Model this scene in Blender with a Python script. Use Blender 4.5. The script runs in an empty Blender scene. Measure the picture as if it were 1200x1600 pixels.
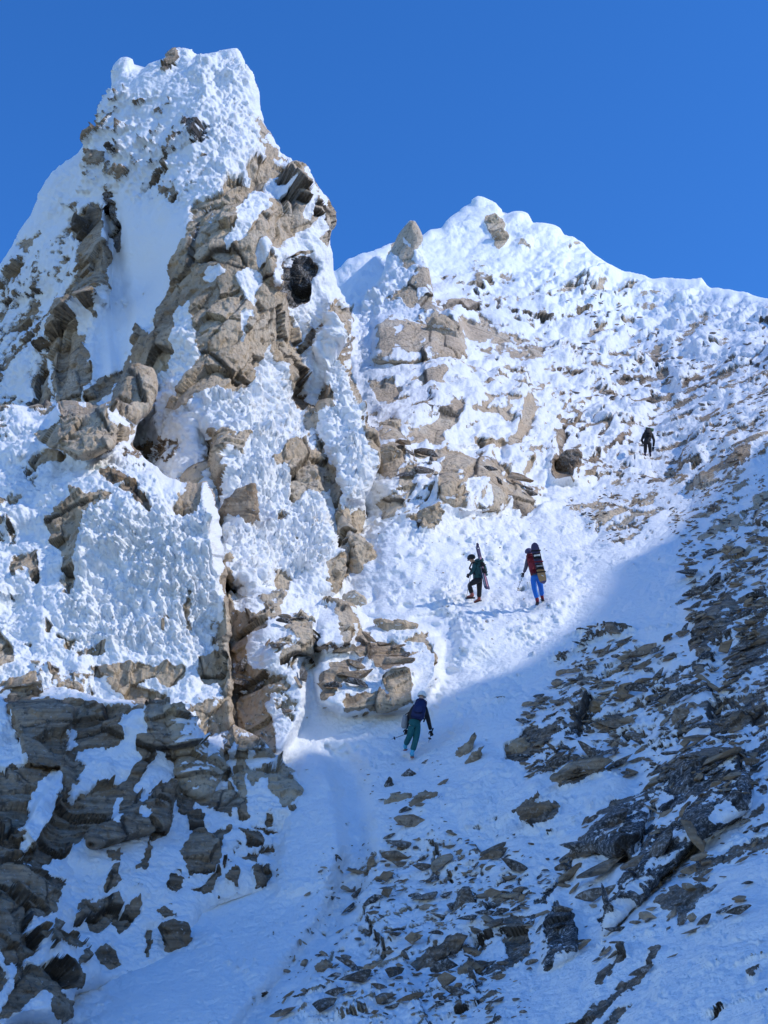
import bpy, math, os, random
import numpy as np
from mathutils import Vector, Matrix

# ------------------------------------------------------------------ camera, sky, sun, exposure
F = 2198.0                                   # focal length in photo pixels (photo 1200 x 1600)
PITCH = math.radians(25.0)
CAM = np.array([0.0, 0.0, 1.6])
AX = np.array([1.0, 0.0, 0.0])
AF = np.array([0.0, math.cos(PITCH), math.sin(PITCH)])
AU = np.array([0.0, -math.sin(PITCH), math.cos(PITCH)])
SC = bpy.context.scene
COL = SC.collection
cd = bpy.data.cameras.new('camera'); cam = bpy.data.objects.new('camera', cd); COL.objects.link(cam)
cam.location = CAM; cam.rotation_euler = (math.pi/2 + PITCH, 0, 0)
cd.sensor_fit = 'VERTICAL'; cd.sensor_height = 24.0; cd.lens = 24.0*F/1600.0
cd.clip_start = 0.1; cd.clip_end = 3000
SC.camera = cam

SUN_EL = math.radians(41.0)
SUN_AZ = math.radians(107.0)                 # compass-like: 0 = +Y (view direction), 90 = +X (right)
SUN = np.array([math.sin(SUN_AZ)*math.cos(SUN_EL), math.cos(SUN_AZ)*math.cos(SUN_EL), math.sin(SUN_EL)])
w = bpy.data.worlds.new('World'); SC.world = w; w.use_nodes = True
nt = w.node_tree; nt.nodes.clear()
sky = nt.nodes.new('ShaderNodeTexSky'); sky.sky_type = 'NISHITA'; sky.sun_disc = False
sky.sun_elevation = SUN_EL; sky.sun_rotation = SUN_AZ
sky.altitude = 2600; sky.air_density = 1.0; sky.dust_density = 0.0; sky.ozone_density = 3.5
bg = nt.nodes.new('ShaderNodeBackground'); bg.inputs['Strength'].default_value = 0.15
wo = nt.nodes.new('ShaderNodeOutputWorld')
hs = nt.nodes.new('ShaderNodeHueSaturation'); hs.inputs['Saturation'].default_value = 1.27; hs.inputs['Value'].default_value = 1.33; hs.inputs['Hue'].default_value = 0.509
nt.links.new(sky.outputs[0], hs.inputs['Color']); nt.links.new(hs.outputs[0], bg.inputs['Color']); nt.links.new(bg.outputs[0], wo.inputs['Surface'])
sl = bpy.data.lights.new('sun', 'SUN'); sl.energy = 2.02; sl.angle = math.radians(0.5); sl.color = (1.0, 0.95, 0.87)
so = bpy.data.objects.new('sun', sl); COL.objects.link(so)
so.rotation_euler = Vector(SUN).to_track_quat('Z', 'Y').to_euler()
SC.view_settings.view_transform = 'Standard'; SC.view_settings.look = 'None'
SC.view_settings.exposure = 0.50; SC.view_settings.gamma = 1.0

STEP = float(os.environ.get('STEP', '1.35'))  # mesh spacing
RNG = np.random.RandomState(7)
random.seed(7)

def P2W(px, py, D):
    px = np.asarray(px, float); py = np.asarray(py, float); D = np.asarray(D, float)
    return CAM + D[..., None]*(((px-600)/F)[..., None]*AX + AF + ((800-py)/F)[..., None]*AU)
def W2P(P):
    Q = np.asarray(P) - CAM
    d = Q @ AF
    return 600 + F*(Q @ AX)/d, 800 - F*(Q @ AU)/d, d

# ------------------------------------------------------------------ vector noise
_G = np.array([[1,1,0],[-1,1,0],[1,-1,0],[-1,-1,0],[1,0,1],[-1,0,1],[1,0,-1],[-1,0,-1],[0,1,1],[0,-1,1],[0,1,-1],[0,-1,-1]], np.float32)
def _hash(ix, iy, iz, seed):
    h = (ix.astype(np.uint32)*np.uint32(374761393) + iy.astype(np.uint32)*np.uint32(668265263)
         + iz.astype(np.uint32)*np.uint32(2246822519) + np.uint32(seed*3266489917 % 4294967296))
    h = (h ^ (h >> np.uint32(13)))*np.uint32(1274126177)
    return h ^ (h >> np.uint32(16))
def perlin(P, seed=0):
    P = P.reshape(-1, 3).astype(np.float32)
    fl = np.floor(P); f = P - fl; i = fl.astype(np.int64)
    u = f*f*f*(f*(f*6-15)+10)
    out = np.zeros(len(P), np.float32)
    for dx in (0, 1):
        wx = u[:, 0] if dx else 1-u[:, 0]
        for dy in (0, 1):
            wy = u[:, 1] if dy else 1-u[:, 1]
            for dz in (0, 1):
                wz = u[:, 2] if dz else 1-u[:, 2]
                g = _G[_hash(i[:, 0]+dx, i[:, 1]+dy, i[:, 2]+dz, seed) % np.uint32(12)]
                out += wx*wy*wz*(g[:, 0]*(f[:, 0]-dx)+g[:, 1]*(f[:, 1]-dy)+g[:, 2]*(f[:, 2]-dz))
    return out
def fbm(P, scale, octs=4, gain=0.5, seed=0, lac=2.03, kind='n'):
    P = P.reshape(-1, 3)/scale
    a = 1.0; s = 0.0; t = np.zeros(len(P), np.float32)
    for o in range(octs):
        n = perlin(P + o*17.3, seed+o*7)
        if kind == 'b': n = np.abs(n)*2-0.45          # billow: round lumps
        if kind == 'r': n = 0.5-np.abs(n)*2           # ridges
        t += a*n; s += a; a *= gain; P = P*lac
    return t/s
def cells(P, scale, seed=0):
    """faceted block noise -> (facet height, crack distance)"""
    P = (P.reshape(-1, 3)/scale).astype(np.float32)
    b = np.floor(P-0.5).astype(np.int64)
    f1 = np.full(len(P), 9, np.float32); f2 = f1.copy(); h = np.zeros(len(P), np.float32)
    for dx in (0, 1):
        for dy in (0, 1):
            for dz in (0, 1):
                ix, iy, iz = b[:, 0]+dx, b[:, 1]+dy, b[:, 2]+dz
                k = _hash(ix, iy, iz, seed)
                r = [((k >> np.uint32(s)) & np.uint32(255)).astype(np.float32)/255.0 for s in (0, 8, 16, 24)]
                k2 = _hash(iz, ix, iy, seed+5)
                q = [((k2 >> np.uint32(s)) & np.uint32(255)).astype(np.float32)/255.0-0.5 for s in (0, 8, 16)]
                ox = P[:, 0]-(ix+0.5+(r[0]-0.5)*0.8); oy = P[:, 1]-(iy+0.5+(r[1]-0.5)*0.8); oz = P[:, 2]-(iz+0.5+(r[2]-0.5)*0.8)
                d = np.sqrt(ox*ox+oy*oy+oz*oz)
                v = (r[3]-0.5) + 1.9*(ox*q[0]+oy*q[1]+oz*q[2])
                m = d < f1
                f2 = np.where(m, f1, np.minimum(f2, d)); h = np.where(m, v, h); f1 = np.where(m, d, f1)
    return h, f2-f1
def sstep(x, a, b):
    t = np.clip((x-a)/(b-a), 0, 1); return t*t*(3-2*t)

# ------------------------------------------------------------------ control maps (what covers the mountain where)
MX0, MY0, MS = -220.0, 20.0, 2.0
MW, MH = 830, 850
def poly(s): return np.array([[float(v) for v in p.split(',')] for p in s.split()])
def inside(px, py, V):
    r = np.zeros(px.shape, bool); n = len(V); j = n-1
    for i in range(n):
        xi, yi = V[i]; xj, yj = V[j]
        if yi != yj:
            r ^= ((yi > py) != (yj > py)) & (px < (xj-xi)*(py-yi)/(yj-yi)+xi)
        j = i
    return r
def blur1(a, r, ax):
    if r < 1: return a
    a = np.moveaxis(a, ax, 0)
    p = np.concatenate([np.repeat(a[:1], r+1, 0), a, np.repeat(a[-1:], r, 0)], 0)
    c = np.cumsum(p, 0, dtype=np.float64)
    return np.moveaxis(((c[2*r+1:]-c[:-2*r-1])/(2*r+1)).astype(np.float32), 0, ax)
def blur(a, r, it=2):
    for _ in range(it): a = blur1(blur1(a, r, 0), r, 1)
    return a
class Map:
    def __init__(s, v): s.a = np.full((MH, MW), v, np.float32)
    def paint(s, pts, v, bl=4, add=False):
        V = poly(pts) if isinstance(pts, str) else pts
        r = max(0, int(round(bl/MS/1.6))); m = 3*r+3
        x0 = max(0, int((V[:, 0].min()-MX0)/MS)-m); x1 = min(MW, int((V[:, 0].max()-MX0)/MS)+m)
        y0 = max(0, int((V[:, 1].min()-MY0)/MS)-m); y1 = min(MH, int((V[:, 1].max()-MY0)/MS)+m)
        yy, xx = np.mgrid[y0:y1, x0:x1]
        wgt = blur(inside(xx*MS+MX0, yy*MS+MY0, V).astype(np.float32), r)
        sub = s.a[y0:y1, x0:x1]
        s.a[y0:y1, x0:x1] = sub + wgt*v if add else sub*(1-wgt)+v*wgt
    def get(s, px, py):
        x = np.clip((px-MX0)/MS, 0, MW-1.01); y = np.clip((py-MY0)/MS, 0, MH-1.01)
        i = x.astype(int); j = y.astype(int); fx = (x-i).astype(np.float32); fy = (y-j).astype(np.float32)
        a = s.a
        return (a[j, i]*(1-fx)+a[j, i+1]*fx)*(1-fy)+(a[j+1, i]*(1-fx)+a[j+1, i+1]*fx)*fy
rock = Map(-0.62)      # >0 bare rock, <0 snow
tone = Map(0.0)        # 0 tan, 1 dark grey lichen rock, also painted cave shade
lump = Map(0.38)        # big snow lumps
rime = Map(0.34)       # small rime scallops
dep = Map(0.0)         # local relief, metres (negative: nearer)
terr = Map(0.0)        # bedding steps
relief = Map(1.0)      # how blocky the bare rock is

def RK(v, *ps, bl=3):
    for p in ps: rock.paint(p, v, bl)

# --- broad densities first
RK(-0.24, '600,430 900,420 1250,480 1400,500 1400,760 1000,760 860,740 620,600')
RK(-0.12, '860,560 1400,560 1400,760 1000,770 860,700', bl=20)
RK(-0.2, '570,560 840,560 870,640 850,800 700,840 600,800 575,700', bl=8)
RK(-0.05, '880,770 1010,760 1050,790 1000,840 950,860 930,830 880,800', bl=12)
RK(-0.15, '1050,770 1130,720 1400,640 1400,870 1100,850 1040,810', bl=14)
RK(-0.1, '1080,880 1230,840 1400,840 1400,1020 1130,1010 1090,960 1070,930', bl=12)
RK(-0.22, '860,1010 920,970 1010,1000 1060,1010 1040,1080 960,1210 830,1230 790,1140 850,1080', bl=10)
RK(-0.12, '1040,1020 1400,1000 1400,1270 1130,1230 1000,1210 940,1180 970,1120', bl=10)
RK(-0.2, '560,1330 700,1300 830,1380 800,1470 780,1700 420,1700 500,1470 540,1380', bl=14)
# --- rime tower, left flank
RK(-0.24, '90,300 175,320 150,480 110,500 60,600 -200,640 -200,500 0,420 40,380', bl=14)
RK(-0.05, '-200,520 0,430 30,400 60,420 55,480 80,520 70,560 0,580 -200,640', bl=10)
RK(-0.27, '130,150 300,150 330,240 300,320 200,320 120,280', bl=14)
RK(0.55, '125,330 145,318 160,320 160,345 155,370 170,385 178,405 165,420 160,430 160,450 150,480 148,510 140,495 130,480 125,500 117,525 130,520 140,560 145,590 140,600 125,610 122,630 85,637 80,590 72,560 80,540 90,520 105,500 110,470 112,450 120,440 125,410 125,380 115,370 110,345')
RK(0.35, '172,300 180,300 187,325 190,350 193,390 190,400 178,385 172,350')
RK(0.8, '50,600 65,565 80,620 80,638 45,640 46,615')
RK(0.25, '140,250 172,244 178,262 150,268', '128,238 150,222 180,205 182,209 155,226', '178,220 205,206 208,210 183,222',
   '252,292 276,284 272,308 255,312', '25,378 45,372 70,350 48,382 35,395', '95,398 108,394 106,408 96,408',
   '178,276 205,270 208,276 190,282', '30,470 50,462 52,470 38,488', '238,248 262,240 262,246 240,256')
RK(0.0, '286,192 300,188 330,192 332,205 320,225 302,225 292,207')
RK(0.85, '256,110 262,94 275,84 283,80 284,95 272,110 262,116', bl=2)
RK(0.5, '393,118 402,140 406,152 398,148', '402,168 412,190 430,225 440,240 425,232 410,205')
# --- tower, tan sunlit face
RK(0.85, '295,312 310,305 345,290 355,262 385,255 395,232 410,228 437,240 470,262 490,285 512,320 517,345 512,380 505,395 490,395 470,398 445,440 442,458 466,496 466,546 460,575 501,627 498,657 480,651 460,616 437,587 413,560 399,587 390,604 361,616 337,610 314,624 282,648 268,642 294,610 305,581 311,563 308,531 302,482 291,473 280,500 276,511 275,540 262,560 255,580 235,585 205,577 215,545 225,515 235,530 250,520 253,499 267,458 275,435 295,395')
RK(0.25, '295,312 350,290 360,320 352,345 330,400 300,400', bl=6)
RK(-0.8, '375,225 388,232 397,288 420,300 426,318 405,335 388,362 366,392 350,396 362,362 370,345 372,325 385,312 396,296 386,272',
   '425,265 440,265 450,290 440,308 425,300 420,285', '465,270 480,280 490,300 492,320 485,345 475,347 471,312 465,290',
   '493,290 505,305 507,320 499,327 492,305', '482,362 500,337 508,358 500,377 515,395 520,420 530,452 500,452 492,440 500,415 492,392',
   '422,388 450,378 470,362 490,360 495,385 470,393 455,400 447,430 434,447 425,442 431,420 440,400',
   '405,375 420,378 422,395 410,420 401,416 395,395', '318,436 345,410 354,424 338,440 322,444',
   '365,427 385,418 405,425 408,440 396,460 401,478 391,480 380,456 368,440', '375,492 390,485 392,500 381,520 380,548 374,530',
   '400,575 415,555 419,528 426,560 440,575 438,600 425,612 405,612', bl=2)
RK(-0.9, '291,471 304,482 309,531 312,563 306,581 295,610 262,640 240,655 238,600 255,580 264,562 275,545 277,511 282,500')
RK(0.2, '258,540 264,545 262,575 256,572')
# cave
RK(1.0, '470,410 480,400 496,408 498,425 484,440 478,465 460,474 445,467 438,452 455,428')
# spur to the right of the cave and the rime wall under the tower
RK(0.45, '512,468 530,465 548,485 551,510 546,560 560,620 575,680 588,720 580,745 570,705 560,660 540,590 535,540 530,510 515,490')
RK(0.55, '482,512 510,505 502,530 482,545 472,575 462,562 476,528', '495,600 520,600 530,648 505,655',
   '490,668 505,680 525,740 535,790 545,830 540,872 527,860 525,820 515,770 500,720 490,690')
RK(0.7, '425,715 445,705 465,698 500,712 520,745 525,770 500,770 480,760 465,782 455,775 460,745 440,730 425,740',
   '300,745 322,715 345,690 362,700 362,745 360,790 342,800 330,762 320,748 302,790 272,792 268,778 290,752',
   '508,885 520,868 548,866 549,910 530,925 515,925 510,905', '537,798 556,798 560,825 550,845 540,840', '558,800 571,795 571,835 557,840',
   '425,898 438,885 452,888 466,903 456,918 430,915')
RK(0.2, '330,670 360,678 388,690 378,722 345,705', '470,640 500,660 480,690', '430,800 450,790 460,810 440,815', '470,830 496,806 492,818 476,834')
RK(0.4, '352,872 366,880 372,930 380,970 392,1030 400,1060 372,1060 362,1000 352,930', '380,975 420,965 421,985 385,996', '405,945 440,938 442,968 425,975',
   '450,965 495,985 502,1010 472,1015 450,990', '500,947 530,945 551,975 551,1000 538,1012 530,980 520,970 500,960')
RK(0.08, '400,1000 490,1010 500,1040 480,1060 440,1030', '375,1040 450,1050 475,1100 462,1130 440,1112 400,1092', bl=5)
RK(0.35, '360,1060 402,1060 428,1130 430,1182 400,1182 375,1165 360,1150')
# --- rime buttress, left
RK(0.85, '205,573 235,578 243,600 235,640 207,662 195,655 165,637 165,620 185,590', '130,620 150,597 185,584 180,600 160,630 140,637',
   '85,634 120,630 165,638 172,660 202,668 205,678 178,700 152,716 130,716 85,702 58,686 70,660 85,650')
RK(-0.8, '62,640 88,632 85,655 66,670 58,660', '158,632 186,592 184,604 168,635')
RK(0.4, '45,712 75,700 97,715 75,725 50,722', '150,740 190,735 232,772 236,800 215,790 190,765 165,757', '0,790 10,775 32,763 30,780 10,800')
RK(0.02, '183,700 230,680 292,690 292,732 230,727 190,727', '30,715 60,730 62,760 40,755', '-200,620 0,600 30,620 20,700 -200,720', bl=6)
RK(0.7, '115,772 130,780 145,786 170,765 176,785 155,795 130,802 118,787', '74,822 90,805 115,790 129,800 126,830 116,870 111,910 100,926 97,900 101,870 90,850 74,845')
RK(0.4, '14,892 25,865 55,855 61,880 56,907 46,902 40,882 26,902 15,906', '288,918 301,925 301,980 290,986', '255,965 262,962 262,990 256,990')
RK(-0.1, '-200,820 30,820 35,860 -200,870', bl=8)
RK(0.9, '72,969 81,974 80,986 71,983', '46,1003 52,1002 48,1010 38,1008', bl=1)
RK(0.05, '80,985 130,1000 165,1005 160,1025 110,1022', '50,1040 150,1060 150,1095 60,1080', '330,960 350,960 350,1010 330,1010')
RK(0.6, '145,1045 200,1035 240,1040 245,1060 200,1066 150,1062', '160,1067 200,1062 235,1080 259,1086 259,1106 230,1100 180,1086', '310,1032 345,1015 350,1072 320,1066')
RK(0.85, '240,1046 265,1033 292,1050 285,1065 250,1072')
RK(0.55, '352,890 363,900 361,960 366,1000 369,1060 367,1150 352,1172 346,1130 346,1020 341,1000 350,960')
RK(0.5, '262,1110 290,1120 300,1150 338,1080 365,1100 360,1160 345,1200 322,1252 295,1242 275,1180 262,1160')
RK(-0.7, '313,1100 330,1095 332,1120 318,1128', '298,1210 318,1190 322,1200 302,1216')
# --- dark crag, lower left
RK(0.9, '-200,960 0,980 20,1010 23,1050 0,1065 -200,1060', '5,1100 20,1080 60,1068 66,1095 20,1114', '-200,1100 0,1108 60,1102 150,1105 262,1095 262,1160 285,1200 290,1240 266,1245 262,1287 230,1300 200,1312 150,1325 140,1325 135,1305 105,1330 72,1345 68,1360 112,1370 96,1390 80,1432 40,1440 45,1455 70,1452 70,1472 40,1502 0,1500 -200,1500')
RK(0.9, '-200,1490 0,1500 30,1502 70,1498 112,1515 112,1535 90,1545 101,1570 95,1586 80,1580 80,1560 70,1548 50,1560 20,1592 0,1604 -200,1640')
RK(-0.9, '0,1110 18,1112 28,1160 45,1190 30,1198 0,1190 -40,1180 -40,1120', '28,1290 50,1240 85,1200 97,1205 92,1260 60,1310 38,1324',
   '116,1242 130,1200 120,1180 140,1168 165,1172 190,1166 206,1108 226,1108 233,1150 211,1165 219,1190 190,1225 150,1226 118,1244',
   '205,1242 240,1180 268,1200 262,1230 225,1260', '182,1250 190,1250 184,1290 174,1288', '220,1270 236,1268 232,1284 220,1284', bl=2)
RK(-0.5, '4,1478 14,1500 36,1505 14,1560 0,1575 -4,1560 18,1520 0,1490', '110,1130 118,1140 125,1165 112,1172', '75,1350 45,1345 20,1362 50,1352', bl=1)
RK(0.9, '117,1432 130,1403 145,1410 165,1403 180,1398 195,1420 217,1403 216,1430 190,1452 180,1435 155,1452 140,1430 120,1442',
   '70,1480 80,1443 100,1460 142,1470 130,1487 100,1494 85,1475 75,1492', '229,1450 240,1455 236,1500 228,1497', '113,1510 125,1495 140,1492 130,1510 115,1522',
   '163,1340 187,1332 183,1356 165,1357', '163,1378 175,1364 183,1388 165,1391', '205,1362 222,1348 228,1322 234,1300 232,1348 225,1372',
   '261,1380 286,1378 284,1397 262,1399', '243,1425 260,1418 274,1435 256,1441', '232,1294 262,1290 259,1312 236,1317',
   '280,1345 300,1310 320,1310 345,1293 363,1300 350,1320 350,1347 330,1370 310,1378 295,1380 284,1352', '292,1402 320,1388 342,1358 346,1377 330,1396 300,1406',
   '350,1362 362,1350 356,1372', '372,1303 400,1305 413,1315 400,1325 388,1333', '392,1355 415,1350 424,1370 418,1387 400,1394 394,1370', '378,1340 405,1334 405,1350 380,1350',
   '402,1325 431,1317 431,1330 405,1335', '350,1387 370,1374 371,1391', '390,1290 415,1288 437,1306 420,1303 400,1299', '417,1275 428,1275 431,1290 420,1290', '453,1258 466,1256 463,1268 454,1268', bl=1.5)
RK(0.8, '300,1250 320,1240 345,1240 365,1235 371,1260 360,1276 330,1266 310,1260 300,1266', '365,1168 384,1163 385,1240 389,1282 375,1282 365,1260 372,1240 365,1220 372,1200',
   '338,1192 352,1170 358,1180 350,1196', '262,1247 300,1245 305,1275 285,1282 270,1262', '295,1280 322,1278 312,1300 297,1297', '340,1205 362,1202 360,1225 345,1225', '385,1220 430,1203 455,1205 466,1225 469,1240 445,1262 435,1256 420,1226 395,1236', bl=2)
# --- ledges between the tower and the gully
RK(0.65, '505,1052 520,1040 547,1035 546,1060 522,1090 500,1095 498,1070', '553,1015 590,1005 620,1000 636,1025 633,1046 600,1046 555,1030', '650,993 665,990 681,1005 689,1030 683,1044 675,1010 660,1000 630,1000',
   '600,1050 640,1060 646,1096 620,1100 595,1070', '535,1090 570,1082 600,1080 620,1100 600,1111 570,1106 540,1113', '558,984 584,990 576,1011 556,1004')
# --- pinnacle, peak and the band of rocks above the skiers
RK(0.9, '603,402 620,368 640,343 653,347 663,372 652,392 642,412 632,408 614,398', '628,457 645,434 652,451 650,470 642,487 631,471', bl=2)
RK(-0.6, '632,364 640,376 650,392 644,392 634,380', bl=1)
RK(0.6, '652,430 660,425 672,432 664,440', '655,470 676,470 682,500 668,495')
RK(0.1, '622,412 664,400 682,470 645,505 600,505 590,562 722,562 722,500 690,482', bl=5)
RK(0.85, '595,520 610,510 616,540 612,562 598,556', '622,536 640,510 659,533 650,550 640,559 625,547', '660,520 695,495 716,515 718,562 700,562 682,562 665,545', '762,343 775,339 786,355 793,375 790,386 775,390 770,370 762,358', bl=2)
RK(0.5, '694,492 700,475 725,474 752,490 735,492 710,485', '715,500 742,508 766,520 762,540 735,530 722,525', '745,492 768,495 766,505 748,505')
RK(0.1, '760,512 850,532 842,562 762,562', '735,402 768,410 752,442 730,437', bl=6)
RK(0.35, '880,385 905,372 905,382 888,392', '812,372 824,384 812,395', '935,440 947,450 944,462 930,462', '976,440 990,438 998,450 985,452', '1027,470 1030,590 1022,570', '1022,585 1045,572 1040,590 1028,590', '1065,592 1095,585 1120,572 1118,580 1090,592 1068,600')
RK(0.6, '645,682 680,650 722,628 727,640 700,680 690,697 670,692', '740,640 792,640 800,662 780,650', '735,683 760,690 780,690 776,700 745,697', '815,628 830,630 836,660 820,680 797,697 795,685 815,665')
RK(-0.85, '697,690 705,665 730,650 770,647 794,672 792,690 760,684 735,682 745,700 710,708', bl=2)
RK(0.85, '592,656 615,650 628,665 625,678 595,676', '585,730 600,705 625,700 631,715 620,747 600,745', '625,745 640,730 651,735 640,762 625,757', '645,817 672,805 685,820 680,836 652,827')
RK(0.6, '595,690 630,680 645,685 635,697 600,697', '650,700 690,705 685,716 650,716', '600,780 610,770 619,800 600,812 589,790', '575,600 600,595 625,605 612,622 590,620')
RK(0.7, '690,720 700,705 740,720 780,730 787,750 780,797 772,792 765,760 740,750 730,740 715,735 710,760 700,777 690,787 690,760')
RK(0.4, '785,760 795,740 820,755 836,770 836,792 820,797 800,780', '640,592 700,586 690,612 665,602')
RK(1.0, '862,742 864,715 880,700 900,698 906,720 892,740 870,747')
# --- right slope: big dark slabs
RK(0.22, '905,1318 960,1242 1020,1222 1060,1180 1160,1180 1172,1220 1166,1262 1130,1270 1090,1312 1060,1342 1010,1397 970,1422 940,1465 933,1442 950,1400 985,1342 975,1357 960,1362 945,1332 905,1327')
RK(-0.9, '990,1330 1018,1262 1028,1262 1004,1312', '903,1300 940,1258 1015,1197 1022,1220 965,1250 910,1306', '863,1402 900,1342 940,1332 960,1364 975,1368 940,1432 905,1447 872,1412', '1020,1290 1080,1245 1090,1252 1040,1292', bl=2)
RK(0.5, '848,1442 870,1400 885,1420 906,1440 900,1490 870,1496 848,1524 860,1480 849,1460', '832,1402 870,1368 910,1328 917,1338 882,1380 842,1422',
   '870,1236 900,1214 960,1204 966,1210 920,1230 890,1241', '812,1276 840,1265 880,1270 871,1286 845,1296 820,1291', '930,1552 940,1530 984,1488 991,1500 950,1542', '1005,1522 1035,1488 1043,1495 1015,1522', '1040,1472 1056,1438 1046,1477',
   '785,1166 830,1140 866,1150 846,1170 816,1202 808,1190 785,1182', '840,1420 848,1424 800,1450 796,1444')
RK(0.5, '785,1472 800,1430 820,1440 826,1480 800,1512 788,1502', '1030,1422 1060,1395 1112,1393 1080,1442 1065,1452 1060,1432 1035,1432')
RK(0.45, '1060,1382 1090,1350 1140,1330 1250,1275 1250,1305 1140,1342 1100,1362', '868,1604 920,1578 980,1538 1012,1518 1014,1524 980,1550 925,1592 880,1620', '940,1600 975,1570 990,1560 960,1605', '1100,1300 1150,1280 1200,1262 1200,1275 1150,1292', '1170,1530 1195,1520 1180,1545')
RK(0.3, '1075,1010 1100,960 1140,935 1160,960 1120,1000 1095,1035', '1140,1010 1190,980 1200,1010 1150,1050', '1090,1100 1150,1080 1200,1090 1200,1130 1120,1150', '890,1120 905,1105 935,1095 940,1108 905,1140')
RK(0.12, '266,1112 350,1085 362,1160 330,1250 292,1240 274,1175', bl=5)
RK(-0.7, '300,1120 312,1118 306,1160 296,1175', '325,1150 340,1140 330,1190 318,1200', bl=2)
# --- colour of the bare rock, with the cave's shade painted in
tone.paint('-200,0 290,0 290,520 230,560 190,640 -200,640', 0.45, 20)
tone.paint('470,395 500,400 498,430 470,478 436,470', 1.0, 5)  # cave: its dark shade put into the rock tone
tone.paint('172,295 195,295 196,405 172,400', 0.9, 4)
tone.paint('283,185 335,185 335,230 290,230', 0.95, 5)
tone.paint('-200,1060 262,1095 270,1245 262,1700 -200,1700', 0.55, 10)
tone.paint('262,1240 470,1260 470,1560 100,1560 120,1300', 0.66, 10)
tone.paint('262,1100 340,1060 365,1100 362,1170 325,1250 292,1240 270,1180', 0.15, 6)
tone.paint('340,750 410,750 410,845 340,845', 0.6, 6)
tone.paint('183,690 300,680 300,740 190,800 150,740', 0.6, 8)
tone.paint('480,500 530,500 520,650 470,640', 0.7, 6)
tone.paint('860,696 908,696 908,748 860,748', 0.8, 4)
tone.paint('490,1000 560,1000 640,1020 560,1100 490,1100', 0.6, 8)
tone.paint('860,560 1400,480 1400,760 860,760', 0.5, 30)
tone.paint('700,1150 860,960 1400,800 1540,1700 700,1700', 0.82, 20)
tone.paint('900,1320 1020,1220 1170,1180 1170,1300 940,1470 840,1530 830,1400', 1.0, 6)
# --- snow surface character
lump.paint('400,1130 700,1050 860,980 900,870 1010,850 1100,1000 780,1180 560,1320 480,1500 300,1700 50,1700 300,1430 430,1400 480,1200', 0.13, 12)
lump.paint('570,800 900,800 900,960 700,1050 690,980 590,960', 0.12, 8)
lump.paint('180,320 300,320 290,440 200,600 150,600 160,450', 0.05, 12)
lump.paint('0,100 310,80 310,320 0,450', 0.25, 20)
lump.paint('600,560 840,560 860,800 600,830', 0.9, 16)
lump.paint('840,420 1400,470 1400,720 860,760', 0.95, 30)
lump.paint('660,330 780,310 800,420 680,480', 0.3, 10)
lump.paint('780,1480 1400,1380 1400,1700 780,1700', 0.3, 20)
rime.paint('400,1130 700,1050 900,970 1010,850 1100,900 1000,1000 780,1180 560,1320 480,1500 300,1700 50,1700 300,1430 430,1400 480,1200', 0.36, 12)
rime.paint('800,430 1400,470 1400,720 860,780', 0.8, 30)
rime.paint('640,820 900,780 930,850 870,990 760,1050 700,1040 690,960 600,960', 0.75, 8)
rime.paint('180,320 300,320 290,440 200,600 150,600 160,450', 0.08, 12)
rime.paint('100,790 350,780 350,1040 100,1000', 1.0, 14)
rime.paint('280,560 600,440 600,860 350,940', 0.95, 14)
rime.paint('300,80 400,80 440,250 330,330 300,250', 0.5, 10)
rime.paint('0,300 100,230 170,130 290,110 290,260 180,320 60,420 0,440', 0.2, 16)
rime.paint('240,560 310,500 310,640 240,700', 0.9, 8)
terr.paint('560,440 1400,440 1400,1700 700,1700 860,1000 700,860 560,800', 1.0, 30)
terr.paint('560,400 1400,400 1400,600 1000,600 560,620', 0.05, 30)
terr.paint('600,800 900,760 950,860 900,980 700,1060 600,1000', 0.12, 20)
terr.paint('780,1480 960,1440 1130,1330 1400,1250 1400,1700 780,1700', 0.45, 12)
terr.paint('480,1000 700,960 700,1120 490,1120', 1.0, 10)
terr.paint('120,1290 470,1230 440,1420 120,1420', 0.8, 10)
# --- relief
relief.paint('560,300 1400,300 1400,600 900,640 720,640 730,480 560,430', 0.5, 16)
def DP(v, bl, *ps):
    for p in ps: dep.paint(p, v, bl, add=True)
DP(1.3, 6, '472,411 482,403 496,410 497,424 482,436 470,442 462,436')
DP(1.5, 6, '445,450 470,435 480,445 476,468 450,468')
DP(-1.2, 8, '410,375 440,380 470,395 442,450 420,440')
DP(1.2, 8, '168,300 185,300 196,400 210,560 185,600 165,470')
DP(-1.0, 5, '120,320 165,320 170,420 150,520 150,620 85,640 75,560 110,470')
DP(0.9, 4, '100,500 112,500 105,590 92,620 88,580')
DP(1.4, 7, '300,640 345,690 360,790 350,860 335,800')
DP(-1.3, 5, '508,460 550,470 560,620 592,700 575,790 540,780 505,660 500,560')
DP(1.0, 6, '500,660 520,740 528,800 538,860 525,860 505,760 490,690')
DP(-1.3, 8, '500,975 640,965 690,1000 690,1050 660,1100 540,1115 498,1095 500,1040')
DP(-1.3, 8, '345,930 440,930 555,945 550,1010 470,1020 480,1110 440,1180 360,1180')
DP(-1.5, 24, '580,640 700,600 840,600 840,700 830,800 690,800 590,800')
DP(-0.9, 9, '688,700 790,728 785,798 690,790')
DP(1.8, 5, '700,700 792,690 788,722 720,712')
DP(-3.0, 8, '590,500 720,470 725,565 590,570')
DP(-2.5, 6, '860,700 910,695 910,748 862,748')
DP(3.0, 4, '866,722 882,716 888,735 870,742')
DP(-1.0, 8, '905,1318 1020,1222 1060,1180 1170,1180 1166,1262 1060,1342 940,1465 950,1400 985,1342')
DP(0.8, 4, '985,1340 1020,1260 1030,1265 1005,1320', '1010,1395 1060,1342 1090,1312 1100,1318 1060,1365 1015,1408')
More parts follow.
